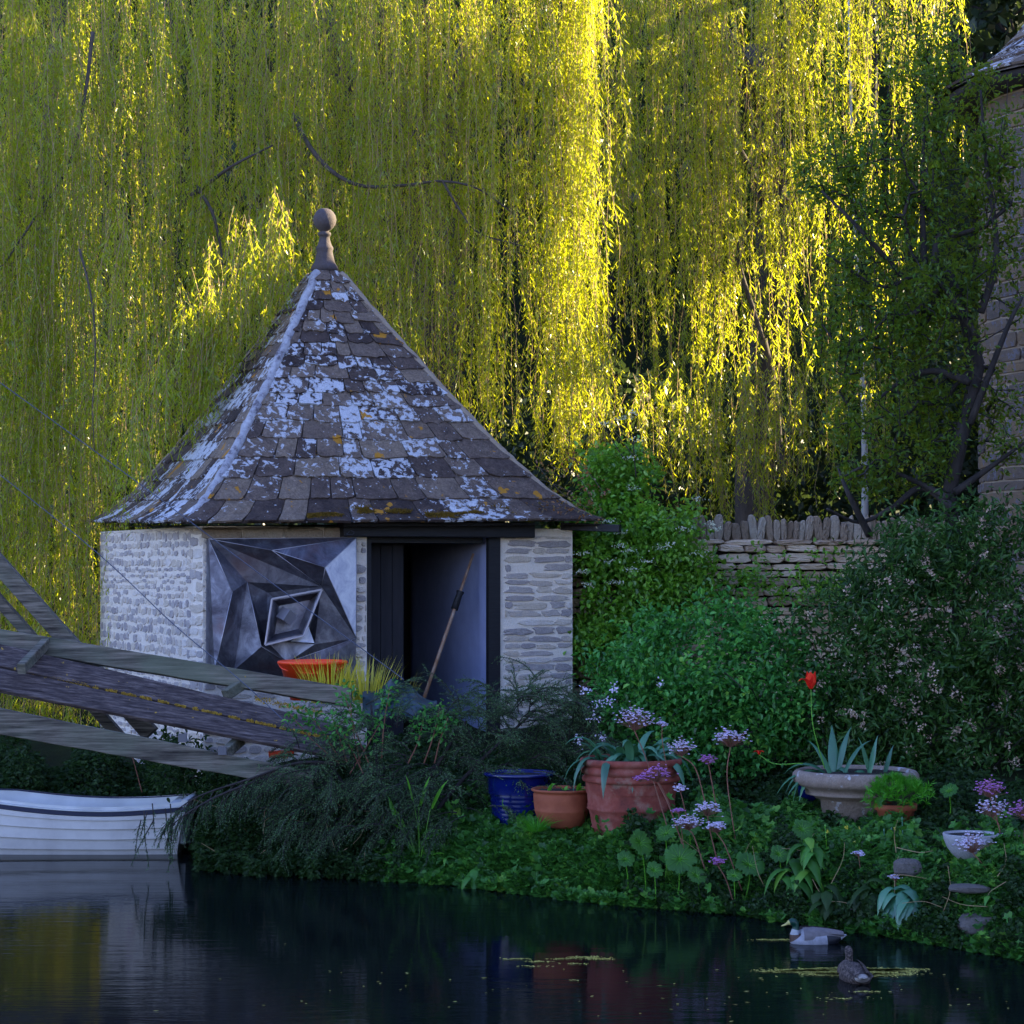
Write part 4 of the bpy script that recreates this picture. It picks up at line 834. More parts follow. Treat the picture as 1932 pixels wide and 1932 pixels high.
lowp, cL, hL, kL = pot('terracotta_bowl_pot', 1060, 24.1, 1487, 1560, 116, 90, [(0, 0), (.62, 0), (.70, .05), (.82, .28), (.885, .42), (.895, .44), (.885, .46), (.92, .66), (.93, .85), (.90, .90), (.95, .92), (1.0, .95), (1.0, .98), (.97, 1.0), (.92, .99), (.88, .6)], M['terra2'], 'low orange terracotta bowl pot between the blue pot and the big pot', soil=.9)
urn, cU, hU, kU = pot('stone_urn', 1615, 23.0, 1452, 1548, 238, 150, [(0, 0), (.55, 0), (.56, .42), (.64, .45), (.66, .47), (.70, .50), (.80, .53), (.81, .56), (.79, .58), (.84, .64), (.86, .66), (.88, .68), (.93, .705), (.985, .76), (1.0, .84), (.985, .93), (.94, .985), (.90, 1.0), (.86, .98), (.84, .9), (.83, .7)], M['urn'], 'wide weathered stone urn with rolled rim holding the red tulips', 'urn', soil=.85, wob=.018)
pot('glazed_pot', 1532, 23.9, 1470, 1530, 60, 50, [(0, 0), (.8, 0), (.9, .8), (1, .9), (1, 1), (.9, 1), (.85, .7)], M['blueglaze'], 'small deep blue pot tucked behind the stone urn')
bwl, cW, hW, kW = pot('stone_bowl', 1832, 20.75, 1572, 1624, 106, 60, [(0, 0), (.30, 0), (.48, .08), (.70, .28), (.86, .52), (.96, .78), (1.0, .97), (.985, 1.0), (.93, 1.0), (.89, .9), (.8, .6)], M['bowl'], 'pale round stone bowl half hidden by lilac flowers at the water garden edge', 'bowl', soil=.86, wob=.01)
pot('terracotta_pot', 1690, 22.6, 1516, 1560, 80, 64, [(0, 0), (.75, 0), (.88, .7), (1, .75), (1, 1), (.92, 1), (.85, .6)], M['terra2'], 'small terracotta pot under the tufted dwarf pine')
# orange tub with tawny grass
tub = empty('orange_tub', at(592, 1290, 26.9), 'bright orange plastic tub half hidden behind the gangway', 'tub')
g = G(); c = at(590, 1320, 26.9); k = 26.9 / F; lathe(g, c, [(0, 0), (42 * k, 0), (62 * k, 68 * k), (66 * k, 68 * k), (66 * k, 73 * k), (62 * k, 74 * k), (58 * k, 66 * k), (38 * k, 6 * k)], 40); tb = g.build('body', M['orange'], tub)
g = G(); tube(g, curve([c + np.array([-66 * k, 0, 70 * k]), c + np.array([-50 * k, -.2, 58 * k]), c + np.array([0, -.36, 52 * k]), c + np.array([50 * k, -.2, 58 * k]), c + np.array([66 * k, 0, 70 * k])], 5), .008, 6); g.build('handle', M['orange'], tub)
g = G(); c = at(524, 1418, 25.9); beam(g, c - np.array([.1, 0, .03]), c + np.array([.18, .02, -.02]), .12, .07, ch=.02); beam(g, c + [-.06, -.02, -.05], c + [.12, -.02, -.06], .03, .03); g.build('orange_crate', M['orange'], None, origin=c, label='small orange-red plastic crate seen below the gangway deck', cat='crate')
def blades(g, c, n, r, L, W, droop, lean=.25, mat=0, seg=5, up=1.):
    for _ in range(n):
        a = random.uniform(0, 6.283); b = np.array(c) + np.array([math.cos(a), math.sin(a), 0]) * r * math.sqrt(random.random()); d = nrm(np.array([math.cos(a) * lean * random.random(), math.sin(a) * lean * random.random(), up])); l = L * random.uniform(.55, 1.1); pts = []
        p = b.copy(); 
        for i in range(seg + 1): pts.append(p.copy()); d = nrm(d + np.array([math.cos(a), math.sin(a), -.8]) * droop * random.uniform(.5, 1.5) / seg); p = p + d * l / seg
        ribbon(g, pts, [W * (.8 + .3 * math.sin(math.pi * min(1, i / seg * 1.2))) * (1 - (i / seg) ** 2.5) + .0006 for i in range(seg + 1)], nrm(np.cross([math.cos(a), math.sin(a), 0.01], UP) + unit(1)[0] * .5), .25, mat)
random.seed(4)
gr = empty('grass_clump', at(645, 1320, 26.5), 'upright yellow-green ornamental grass in front of the orange tub', 'grass plant')
g = G(); blades(g, at(625, 1325, 26.5), 150, .34, .56, .016, .25, .35); blades(g, at(690, 1325, 26.5), 110, .25, .56, .014, .25, .35); blades(g, at(745, 1330, 26.5), 22, .2, .40, .013, .3, .4); g.build('blades', M['grass'], gr)
# tarpaulin
random.seed(9)
g = G(); nu, nv = 34, 22; V = []
for j in range(nv + 1):
    for i in range(nu + 1):
        u_, v_ = i / nu, j / nv; px = 684 + 140 * u_; top = 1284 + 44 * abs(u_ - .38) ** 1.1 * 1.3 + 10 * math.sin(u_ * 9); py = top + (1352 - top) * v_; Y = 26.3 - .45 * v_ + .10 * math.sin(u_ * 11 + v_ * 4) + .12 * mnoise.noise(Vector((u_ * 4, v_ * 3, 2))); V.append(at(px, py + 5 * mnoise.noise(Vector((u_ * 5, v_ * 4, 7))), Y))
V2 = [np.array(v) + [0, .03, -.01] for v in V]; nvv = len(V)
g.add(V, [[j * (nu + 1) + i, j * (nu + 1) + i + 1, (j + 1) * (nu + 1) + i + 1, (j + 1) * (nu + 1) + i] for j in range(nv) for i in range(nu)], 0, True)
g.add(V2, [[j * (nu + 1) + i, (j + 1) * (nu + 1) + i, (j + 1) * (nu + 1) + i + 1, j * (nu + 1) + i + 1] for j in range(nv) for i in range(nu)], 0, True)
g.build('tarpaulin', M['tarp'], None, origin=at(760, 1340, 26.2), label='crumpled dark teal tarpaulin lying below the leaning pole at the doorway', cat='tarpaulin')
# ---------------------------------------------------------------- juniper
def strap(g, base, az, L, W, droop, up=1.2, seg=8, mat=0):
    d = nrm(np.array([math.cos(az), math.sin(az), up])); p = np.array(base, float); pts = [p.copy()]
    for i in range(seg): d = nrm(d + np.array([0, 0, -droop / seg * (1 + i / seg)])); p = p + d * L / seg; pts.append(p.copy())
    wv = [W * (.45 + .9 * math.sin(math.pi * min((i / seg) * .75 + .15, 1))) * (1 - (i / seg) ** 3) + .001 for i in range(seg + 1)]; ribbon(g, pts, wv, nrm(np.array([-math.sin(az), math.cos(az), .1])), .22, mat)
def spray(g, gs, p0, d0, L, droop, nsub, needle=.018, sub=.22, thick=.007):
    """arching feathery branch with side sprigs full of needles"""
    seg = 12; pts = [np.array(p0, float)]; d = nrm(d0)
    for i in range(seg):
        d = nrm(d + np.array([0, 0, -droop / seg]) + unit(1)[0] * .05); pts.append(pts[-1] + d * L / seg)
    pts = np.array(pts); tube(gs, pts, np.linspace(thick, .002, len(pts)), 4)
    a, b = frame(pts[-1] - pts[0]); P, D = [], []
    for k in range(nsub):
        f = .15 + .85 * k / nsub; x = f * seg; i = min(int(x), seg - 1); q = pts[i] + (pts[i + 1] - pts[i]) * (x - i); t = nrm(pts[i + 1] - pts[i])
        ang = random.uniform(0, 6.283) if random.random() < .3 else (random.choice((0, math.pi)) + random.uniform(-.5, .5)); sd = a * math.cos(ang) + b * math.sin(ang)
        sd = nrm(t * 1.1 + sd * .9 + np.array([0, 0, -.1 * droop])); l = sub * random.uniform(.5, 1.1) * (1.1 - .6 * f); m = max(4, int(l / .007))
        s = np.linspace(0, 1, m)[:, None]; Q = q + sd * l * s + np.array([0, 0, -1]) * (s ** 2) * l * .25 * droop; P.append(Q); D.append(np.tile(sd, (m, 1)))
        tube(gs, [Q[0], Q[-1]], [.0022, .001], 3, cap=False)
    s = np.linspace(.1, 1, int(L / .008))[:, None]; xx = (s * seg)[:, 0]; ii = np.clip(xx.astype(int), 0, seg - 1); Q = pts[ii] + (pts[ii + 1] - pts[ii]) * (xx - ii)[:, None]; P.append(Q); D.append(pts[ii + 1] - pts[ii])
    P = np.vstack(P); D = vn(np.vstack(D)); D = vn(D * .8 + unit(len(P)) * .75); sel_ = rng.random(len(P)) < .6; P, D = P[sel_], D[sel_]; leaves(g, P, D, needle * 1.15 * rng.uniform(.7, 1.3, len(P)), .0085, kind='rhomb')
random.seed(12)
ju = empty('juniper_bush', (at(790, 1500, 25.4)[0], 25.4, .5), 'sprawling dark blue-green juniper spilling over the bank in front of the boathouse', 'juniper')
g, gs = G(), G()
def ppx(px, py, Y): return at(px, py, Y)
# upper mass: fans rising to right and left, top outline from the photo
OUT = [(560, 1375), (620, 1370), (690, 1330), (760, 1325), (840, 1310), (900, 1285), (960, 1255), (1010, 1250), (1060, 1275), (1110, 1290)]
for i in range(230):
    px = random.uniform(560, 1110); yo = interp_tab(OUT, px); py = yo + 22 + (1540 - yo) * random.random() ** 1.5; Y = random.uniform(24.9, 26.0) - (py - yo) / 400
    rgt = (px - 800) / 300 + random.gauss(0, .5); d = np.array([rgt, random.uniform(-.9, .1), random.uniform(.1, .75)]); spray(g, gs, ppx(px, py, Y), d, random.uniform(.3, .62), random.uniform(.7, 1.6), 17)
for (px, py, tx, ty, Y, dr) in [(930, 1340, 1.0, .75, 25.4, .6), (1000, 1330, .8, .9, 25.4, .5), (1040, 1330, 1.0, .55, 25.5, .6), (960, 1350, .6, .9, 25.3, .5), (690, 1330, .9, .5, 25.6, .7), (720, 1310, .8, .6, 25.7, .8), (880, 1350, 1., .3, 25.3, .8)] * 2:
    spray(g, gs, ppx(px, py, Y), [tx, random.uniform(-.3, .2), ty + random.uniform(-.2, .2)], random.uniform(.45, .65), dr, 22)
for i in range(75):
    px = random.uniform(920, 1105); py = random.uniform(1325, 1450); spray(g, gs, ppx(px, py, random.uniform(25.2, 26.0)), [random.uniform(-.4, 1.), random.uniform(-.6, .1), random.uniform(.2, .9)], random.uniform(.3, .6), random.uniform(.6, 1.4), 19)
# lower-left cascades to the water
for i in range(150):
    px = random.uniform(540, 880); py = random.uniform(1440, 1570) ; Y = random.uniform(24.6, 25.3); d = np.array([random.uniform(-1.2, .1), random.uniform(-.9, -.1), random.uniform(-.15, .35)]); spray(g, gs, ppx(px, py, Y), d, random.uniform(.4, .8), random.uniform(.8, 1.8), 19)
# long bough reaching over the boat
for k_, (pts) in enumerate(([ppx(640, 1440, 25.0), ppx(560, 1440, 24.9), ppx(470, 1470, 24.8), ppx(380, 1500, 24.7), ppx(330, 1530, 24.7)], [ppx(600, 1450, 25.0), ppx(520, 1462, 24.9), ppx(420, 1498, 24.7), ppx(360, 1530, 24.6), ppx(320, 1560, 24.6)])):
    c = curve(pts, 10); tube(gs, c, np.linspace(.02, .006, len(c)), 6)
    for i in range(4, len(c), 1):
        for rep in range(2 if i < len(c) * .45 else (1 if i % 2 else 0)):
            f = i / len(c); t = nrm(c[min(i + 1, len(c) - 1)] - c[i - 1]); d = t * .9 + np.array([random.uniform(-.3, .1), random.uniform(-.4, .4), random.uniform(-.9, .1)]); spray(g, gs, c[i], d, random.uniform(.2, .48) * (1 if f < .6 else 1.0), random.uniform(1.0, 2.2), 12, sub=.15)
for k in range(9): spray(g, gs, ppx(random.uniform(262, 330), random.uniform(1515, 1560), 24.6), [random.uniform(-.7, .1), 0, -1.], random.uniform(.25, .62), .3, 12, sub=.11)
for k in range(5): spray(g, gs, ppx(350, 1525, 24.6), [-1., 0, -.45], random.uniform(.35, .55), 1.2, 12, sub=.12)
g.build('foliage', M['juniper'], ju); gs.build('branch', M['darkbark'], ju)
g = G(); random.seed(3)
for (a, b) in ((ppx(735, 1560, 25.2), ppx(700, 1330, 25.3)), (ppx(760, 1560, 25.1), ppx(880, 1360, 25.3)), (ppx(720, 1560, 25.1), ppx(560, 1450, 25.0)), (ppx(790, 1570, 25.1), ppx(1010, 1340, 25.4)), (ppx(745, 1570, 25.), ppx(600, 1400, 25.3))):
    m_ = (np.array(a) + b) / 2 + unit(1)[0] * .1; limb(g, [a, m_, b], .03, .012, 7)
g.build('stem', M['darkbark'], ju)

# elder / young shrub with reddish stems poking through
es = empty('young_shrub', ppx(600, 1440, 24.9), 'young green-leaved shrub with reddish stems growing through the juniper', 'shrub')
g, gs = G(), G(); random.seed(6)
C = []
for (a, b) in (((700, 1450), (650, 1310)), ((680, 1440), (660, 1305)), ((655, 1440), (625, 1350)), ((640, 1440), (545, 1345)), ((640, 1430), (575, 1335)), ((720, 1430), (735, 1300)), ((690, 1470), (640, 1370)), ((770, 1440), (800, 1350)), ((800, 1440), (830, 1335)), ((820, 1440), (845, 1355)), ((660, 1460), (720, 1360))):
    p, q = ppx(*a, 24.95), ppx(*b, 24.75); limb(gs, [p, (p + q) / 2 + unit(1)[0] * .03, q], .009, .004, 5)
    for f in np.linspace(.62, 1, 5): C.append(p + (q - p) * f)
leaf_clumps(g, C, 11, .09, .062, .036, 'oval', upw=1.2); g.build('leaves', M['rose'], es); gs.build('stem', M['redstem'], es)

# ---------------------------------------------------------------- bushes
def bush(name, label, ells, ncl, per, rad, L, W, mat, kind='oval', base=None, flowers=None, stems=40, cat='shrub', upw=1.0, inner=.7, bark='darkbark', topbias=0):
    base = np.array(base, float); root = empty(name, base, label, cat); C = []
    tot = sum(e[1][0] * e[1][1] + e[1][0] * e[1][2] for e in ells)
    for c, r in ells: C.append(ell(c, r, int(ncl * (r[0] * r[1] + r[0] * r[2]) / tot), inner))
    C = np.vstack(C); nz_ = np.array([[mnoise.noise(Vector(c * 2.3)), mnoise.noise(Vector(c * 2.3 + 9)), mnoise.noise(Vector(c * 2.3 + 21))] for c in C]); cull = np.array([mnoise.noise(Vector(c * 3.4 + 5)) for c in C]); C = (C + nz_ * .34 + rng.normal(0, .06, C.shape))[cull > -.13]
    g = G(); leaf_clumps(g, C, per, rad, L, W, kind, upw); g.build('leaves', M[mat], root)
    g = G(); sel = C[rng.choice(len(C), min(stems, len(C)), False)]; arr, par, r = grow([base, base + UP * .1], list(sel), r_tip=.006); grow_mesh(g, arr, par, r); g.build('stem', M[bark], root)
    return root, C
random.seed(15)
e1 = at(1340, 1290, 25.5); k = 25.5 / F
rb, CR = bush('rose_bush', 'round bright blue-green leaved bush between the boathouse and the tulip urn', [(at(1330, 1275, 25.7), (205 * k, .95, 140 * k)), (at(1430, 1320, 25.5), (150 * k, .8, 130 * k)), (at(1210, 1300, 25.6), (95 * k, .6, 100 * k)), (at(1340, 1380, 25.6), (170 * k, .7, 95 * k))], 1500, 15, .11, .075, .052, 'rose', base=(e1[0], 25.9, .7), upw=1.6)
g = G(); 
for px, py in ((1105, 1300), (1118, 1355), (1128, 1330), (1092, 1395), (1150, 1320), (1160, 1300), (1135, 1390), (1245, 1290)):
    c = at(px, py, 24.9); n_ = 22; leaves(g, c + rng.normal(0, .03, (n_, 3)), unit(n_), .032, .022, kind='rhomb')
g.build('flower_spray', M['lilac'], None, origin=at(1120, 1330, 24.9), label='loose pale pink blossoms beside the boathouse corner and juniper', cat='flowers', kind='stuff')
# right hand flowering shrub
k = 25.2 / F
cb, CC = bush('flowering_shrub', 'large dark evergreen shrub dotted with small pinkish flower clusters at the right', [(at(1740, 1230, 25.4), (210 * k, 1.0, 235 * k)), (at(1900, 1150, 25.3), (160 * k, 1.0, 215 * k)), (at(1620, 1210, 25.2), (110 * k, .8, 160 * k)), (at(1850, 1350, 25.0), (220 * k, .9, 160 * k)), (at(1640, 1370, 25.1), (100 * k, .7, 110 * k)), (at(1780, 1040, 25.5), (120 * k, .8, 90 * k))], 2900, 14, .13, .105, .036, 'choisya', kind='fold', base=(at(1780, 1450, 25.4)[0], 25.6, .8), upw=.4, inner=.55)
g = G(); random.seed(18); sel = CC[(CC[:, 1] < 25.15)]; sel = sel[rng.choice(len(sel), 130, False)]
for c in sel:
    c = c + np.array([0, -.12, .03]); m = random.randint(12, 20); leaves(g, c + rng.normal(0, .026, (m, 3)), vn(unit(m) + [0, -.5, .3]), .036, .022, kind='rhomb')
g.build('blossom', M['pinkflower'], cb)
# climber with white flower heads over the wall
k = 30.4 / F
vb, CV = bush('viburnum', 'sunny green climbing shrub with flat white flower heads beside the boathouse wall', [(at(1190, 1110, 30.8), (100 * k, .5, 150 * k)), (at(1235, 1035, 30.8), (95 * k, .5, 85 * k)), (at(1150, 990, 31.0), (75 * k, .5, 80 * k)), (at(1170, 900, 31.2), (60 * k, .5, 50 * k)), (at(1170, 1220, 30.6), (75 * k, .4, 70 * k)), (at(1290, 1080, 30.6), (55 * k, .4, 50 * k))], 1900, 12, .13, .085, .062, 'viburn', base=(at(1190, 1300, 30.8)[0], 30.8, 1.0), upw=1.3)
g = G()
for px, py in ((1150, 985), (1168, 1030), (1185, 1040), (1170, 1005), (1265, 1028), (1290, 1000), (1340, 990), (1355, 1000), (1318, 942), (1196, 922), (1190, 865), (1200, 830), (1195, 780), (1245, 1035), (1150, 1060), (1095, 1080), (1190, 1075), (1100, 1045), (1160, 1100), (1222, 1060), (1140, 800), (1175, 790), (1110, 1105), (1315, 1045)):
    c = at(px, py, 30.1 if py > 950 else 30.7); m = 34; q = rng.normal(0, 1, (m, 3)) * np.array([.055, .04, .018]); leaves(g, c + q, vn(np.array([0, -.5, 1]) + .8 * unit(m)), .022, .02, kind='rhomb')
g.build('flower_head', M['whiteflower'], vb)
g = G(); 
for a, b in (((1195, 860), (1150, 800)), ((1200, 900), (1190, 780)), ((1180, 870), (1130, 790)), ((1060, 900), (1010, 880)), ((1080, 930), (1015, 905))):
    p, q = at(*a, 30.8), at(*b, 30.7); g = G(); limb(g, [p, (p + q) / 2 + unit(1)[0] * .04, q], .008, .004, 4); g.build('twig', M['bark'], vb)
# russet sprigs over the roof corner
rs_ = empty('russet_creeper', at(1030, 900, 30.6), 'thin creeper with russet young leaves trailing over the right roof corner', 'creeper')
g, gs = G(), G(); C = []
for pts in (((1110, 960), (1060, 930), (1015, 880)), ((1100, 965), (1040, 960), (950, 935), (830, 880)), ((1120, 950), (1090, 900), (1040, 880)), ((1130, 985), (1060, 955), (990, 955), (900, 945)), ((1140, 930), (1100, 880), (1070, 860))):
    c = curve([at(x, y, 29.35 + (1130 - x) * .0035) for x, y in pts], 8); tube(gs, c, .004, 4); C += list(c[::3])
leaf_clumps(g, C, 8, .07, .05, .03, 'oval'); t_ = leafmat('russet leaf', (.10, .12, .03), (.34, .12, .04), (.5, .25, .05), .4); g.build('leaves', t_, rs_); gs.build('stem', M['bark'], rs_)
# small plants at the foot of the stone wall
wp_ = G(); C = [at(random.uniform(1330, 1600), random.uniform(1085, 1130), 31.0) for _ in range(70)] + [at(random.uniform(1380, 1600), random.uniform(1020, 1100), 31.2) for _ in range(14)]
leaf_clumps(wp_, C, 12, .1, .07, .045, 'oval'); wp_.build('wall_weeds', M['viburn'], None, label='low green weeds growing at the foot of the dry stone wall', cat='weeds', kind='stuff')

# ---------------------------------------------------------------- apple tree
random.seed(41)
ap = empty('apple_tree', (at(1800, 1300, 26.2)[0], 26.2, 1.0), 'gnarled dark-limbed apple tree in fresh leaf growing against the stone house', 'apple tree')
k = 26.2 / F; C = []
for (px, py, rx, ry, n, dy) in ((1740, 330, 190, 130, 95, .8), (1640, 330, 110, 80, 40, .6), (1560, 330, 60, 50, 12, .4), (1770, 190, 110, 85, 42, .5), (1850, 330, 80, 100, 42, .6), (1700, 500, 150, 130, 85, .8), (1640, 640, 110, 120, 60, .7), (1760, 680, 130, 150, 85, .7), (1880, 520, 70, 130, 38, .6), (1690, 820, 140, 120, 80, .7), (1880, 780, 70, 110, 34, .6), (1640, 900, 80, 60, 26, .5), (1770, 110, 60, 50, 12, .3), (1850, 170, 40, 40, 8, .3), (1580, 640, 50, 60, 16, .5), (1540, 350, 40, 30, 5, .2)):
    v = ell((0, 0, 0), (1, 1, 1), n, .1); C += [at(px + rx * a, py + ry * c, 26.2 + dy * b) for a, b, c in v]
C = np.array(C); C = C[np.array([mnoise.noise(Vector(c * 2.6)) for c in C]) > -.22]
tr0 = [(at(1800, 1300, 26.2)[0], 26.2, 1.0), at(1810, 1150, 26.2), at(1800, 1010, 26.2), at(1790, 930, 26.2), at(1820, 800, 26.2), at(1845, 690, 26.2), at(1820, 600, 26.1), at(1790, 520, 26.1)]
arr, par, r = grow(tr0, list(C), jit=.16, r_tip=.0075, expo=2.1)
g = G(); r = np.minimum(r, .10); grow_mesh(g, arr, par, r, 7); gtr = g
gsh = gtr
for _ in range(80):   # upright water shoots
    c = C[random.randrange(len(C))]; p = c + UP * random.uniform(.3, .7) + unit(1)[0] * .1; tube(gsh, [c, (c + p) / 2 + unit(1)[0] * .02, p], [.007, .005, .003], 4); C = np.vstack([C, [p, (c + p) / 2]])
gtr.build('trunk', M['darkbark'], ap)
for pts in (((1800, 960), (1740, 920), (1680, 960), (1620, 985), (1560, 960)), ((1790, 940), (1720, 905), (1640, 880), (1590, 900)), ((1640, 1010), (1600, 930), (1580, 880)), ((1830, 720), (1760, 700), (1700, 720), (1650, 760)), ((1845, 640), (1780, 540), (1730, 520), (1660, 540), (1560, 480)), ((1850, 590), (1880, 480), (1860, 300), (1850, 170)), ((1830, 800), (1900, 620), (1930, 560)), ((1745, 500), (1740, 380), (1745, 210)), ((1700, 520), (1620, 430), (1550, 360)), ((1800, 930), (1870, 880), (1940, 830))):
    Yb = 26.0; gq = G(); limb(gq, [at(x, y, Yb + random.uniform(-.2, .2)) for x, y in pts], random.uniform(.035, .055), .012, 7); gq.build('limb', M['darkbark'], ap)
g = G(); leaf_clumps(g, C, 32, .11, .074, .036, 'fold', upw=.5); g.build('leaves', M['apple'], ap)

# ---------------------------------------------------------------- bank ground cover
def cover(name, label, px0, px1, d0, d1, hfun, N, L, W, kind, mat, cl=0, seed=1, hang=.3, trunc=None):
    r_ = np.random.default_rng(seed); X = r_.uniform(px0, px1, N); wob_ = np.array([mnoise.noise(Vector((a / 38., seed, 0))) + .6 * mnoise.noise(Vector((a / 13., seed, 4))) for a in X]); Yd = d0 + (d1 - d0) * r_.random(N) ** 1.3 + .20 * wob_ * (d0 < 0)
    Yw = np.full(N, 24.); 
    for _ in range(4): Yw = shoreY((X - CX) * Yw / F) + Yd
    x = (X - CX) * Yw / F; base = gz(x, Yw); hn = np.array([mnoise.noise(Vector((a * 1.7, b * 1.7, seed))) * .9 + mnoise.noise(Vector((a * 5, b * 5, seed))) * .8 for a, b in zip(x, Yw)])
    hh = hfun(X, Yd) * (1 + .9 * hn); dep = r_.random(N) ** 2.2; z = np.maximum(base, .02) + np.clip(hh, .03, 2) * (1 - dep * .7)
    z = np.where(Yd < .05, np.maximum(.015, z * (.12 + .88 * r_.random(N)) + .0), z)
    P = np.stack([x, Yw, z], 1); D = vn(unit(N) * np.array([1, 1, .55]) + np.array([0, -.55, -.25])); up = np.tile([0, -.75, 1.0], (N, 1)) + .5 * unit(N)
    g = G(); leaves(g, P, D, L * r_.uniform(.6, 1.3, N), W * r_.uniform(.8, 1.2, N), up=up, kind=kind); return g.build(name, M[mat], None, label=label, cat='ground cover', kind='stuff')
cover('ground_cover', 'leafy bright green ground cover on the bank below the pots', 690, 1230, -.22, 1.5, lambda X, d: .10 + .09 * np.sin(np.clip(d, 0, 1.4) * 2.2) + .06 * np.sin(X / 37), 34000, .085, .078, 'lobed', 'cover', seed=3)
cover('ground_cover', 'mixed leafy ground cover on the right hand bank', 1200, 2080, -.22, 2.2, lambda X, d: .10 + .15 * np.sin(np.clip(d, 0, 1.3) * 1.8) + .05 * np.sin(X / 29), 42000, .072, .066, 'lobed', 'cover', seed=5)
cover('bank_weeds', 'dark low weeds along the left bank by the boat', 372, 760, -.25, 1.8, lambda X, d: .22 + .2 * np.sin(np.clip(d, 0, 1.3) * 1.8), 26000, .065, .04, 'fold', 'cover2', seed=7)
cover('bank_weeds', 'dark hanging weeds on the far bank behind the rowing boat', -120, 395, -.1, 1.6, lambda X, d: .35 + .2 * np.sin(X / 23), 16000, .08, .05, 'fold', 'cover2', seed=13)
cover('bank_weeds', 'dark green undergrowth between the pots and shrubs', 650, 2080, 1.2, 4.6, lambda X, d: .16 + .06 * np.sin(X / 40), 50000, .06, .045, 'oval', 'cover2', seed=9)
cover('bank_weeds', 'darker ivy patches along the right water edge', 1180, 2080, -.25, .7, lambda X, d: .20 + .1 * np.sin(X / 23), 15000, .05, .045, 'oval', 'cover2', seed=11)
g = G(); random.seed(66)
for _ in range(150):
    px = random.uniform(1180, 1950) if random.random() < .7 else random.uniform(700, 1180); Yw = 22.
    for _k in range(4): Yw = float(shoreY((px - CX) * Yw / F)) + .0
    Yw += random.uniform(-.05, 1.6); x = (px - CX) * Yw / F; c = np.array([x, Yw, float(gz(x, Yw)) + random.uniform(.08, .22)]); kd = random.random()
    if kd < .35: blades(g, c, 14, .08, random.uniform(.15, .32), .007, 1.2, .9)
    elif kd < .7:
        for _j in range(9): strap(g, c + rng.normal(0, .03, 3), random.uniform(3.1, 6.3), random.uniform(.10, .22), random.uniform(.03, .055), random.uniform(1, 3), random.uniform(.3, 2))
    else:
        P = c + rng.normal(0, .07, (16, 3)) + [0, -.05, .05]; leaves(g, P, vn(unit(16) + [0, -.6, 0]), .11, .10, up=np.tile([0, -.8, 1.], (16, 1)), kind='lobed')
g.build('mixed_weeds', M['cover'], None, label='mixed taller weeds and grasses rising out of the bank ground cover', cat='weeds', kind='stuff')
# ---------------------------------------------------------------- umbrella plants (leaves and pink heads on red stalks)
random.seed(23)
def big_leaf(g, c, r, tilt, az, n=26, mat=0):
    """scalloped cupped round leaf with radial pleats"""
    nrmv = nrm(np.array([math.cos(az) * tilt, math.sin(az) * tilt, 1.])); a, b = frame(nrmv, (0, 1, .01)); V = [np.array(c) - nrmv * r * .22]
    for ring, rr in enumerate((.35, .7, 1.0)):
        for i in range(n * 2):
            th = math.pi * i / n; pl = (.10 if i % 2 else -.08) * rr; sc = (1.0 + (.20 * abs(math.sin(th * 4.5)) - .12) * (ring == 2) - .25 * (ring >= 1) * (abs(i - n) < 2) + .14 * mnoise.noise(Vector((i * .5, c[0], c[1])))); V.append(np.array(c) + (a * math.cos(th) + b * math.sin(th)) * r * rr * sc + nrmv * r * (-.22 + .25 * rr ** .8 + pl - .12 * (ring == 2)))
    m = n * 2; fa = [[0, 1 + i, 1 + (i + 1) % m] for i in range(m)] + [[1 + q * m + i, 1 + (q + 1) * m + i, 1 + (q + 1) * m + (i + 1) % m, 1 + q * m + (i + 1) % m] for q in range(2) for i in range(m)]
    g.add(V, fa, mat, True)
LVS = [(1210, 1588, 23, 22.5), (1282, 1618, 27, 22.3), (1255, 1570, 18, 22.6), (1300, 1560, 17, 22.6), (1415, 1628, 27, 22.0), (1515, 1563, 19, 21.9), (1365, 1545, 14, 22.7), (1470, 1610, 16, 21.8), (1315, 1650, 17, 22.1), (1235, 1640, 15, 22.3), (1385, 1650, 14, 21.9), (1180, 1620, 15, 22.6), (1790, 1490, 15, 22.3), (1900, 1630, 18, 20.6), (1935, 1600, 17, 20.4)]
LLB = ['round umbrella leaf directly under the big terracotta pot foot', 'largest pleated umbrella leaf, front and centre of the lilac flower stalks', 'small umbrella leaf between the big pot foot and the largest leaf', 'umbrella leaf just below the flat lilac flower head', 'large umbrella leaf right of the pink stalks near the water', 'umbrella leaf alone below the left end of the stone urn', 'tiny umbrella leaf behind the drooping pale lilac head', 'smaller umbrella leaf at the right edge of the leaf cluster', 'low umbrella leaf nearest the water under the largest leaf', 'small umbrella leaf low at the left side of the cluster', 'small umbrella leaf below the low magenta flower head', 'leftmost small umbrella leaf, set apart under the terracotta pot', 'single upright umbrella leaf right of the dwarf pine tuft', 'umbrella leaf below the stone bowl beside the edging stones', 'umbrella leaf at the right picture edge beside the stone bowl']
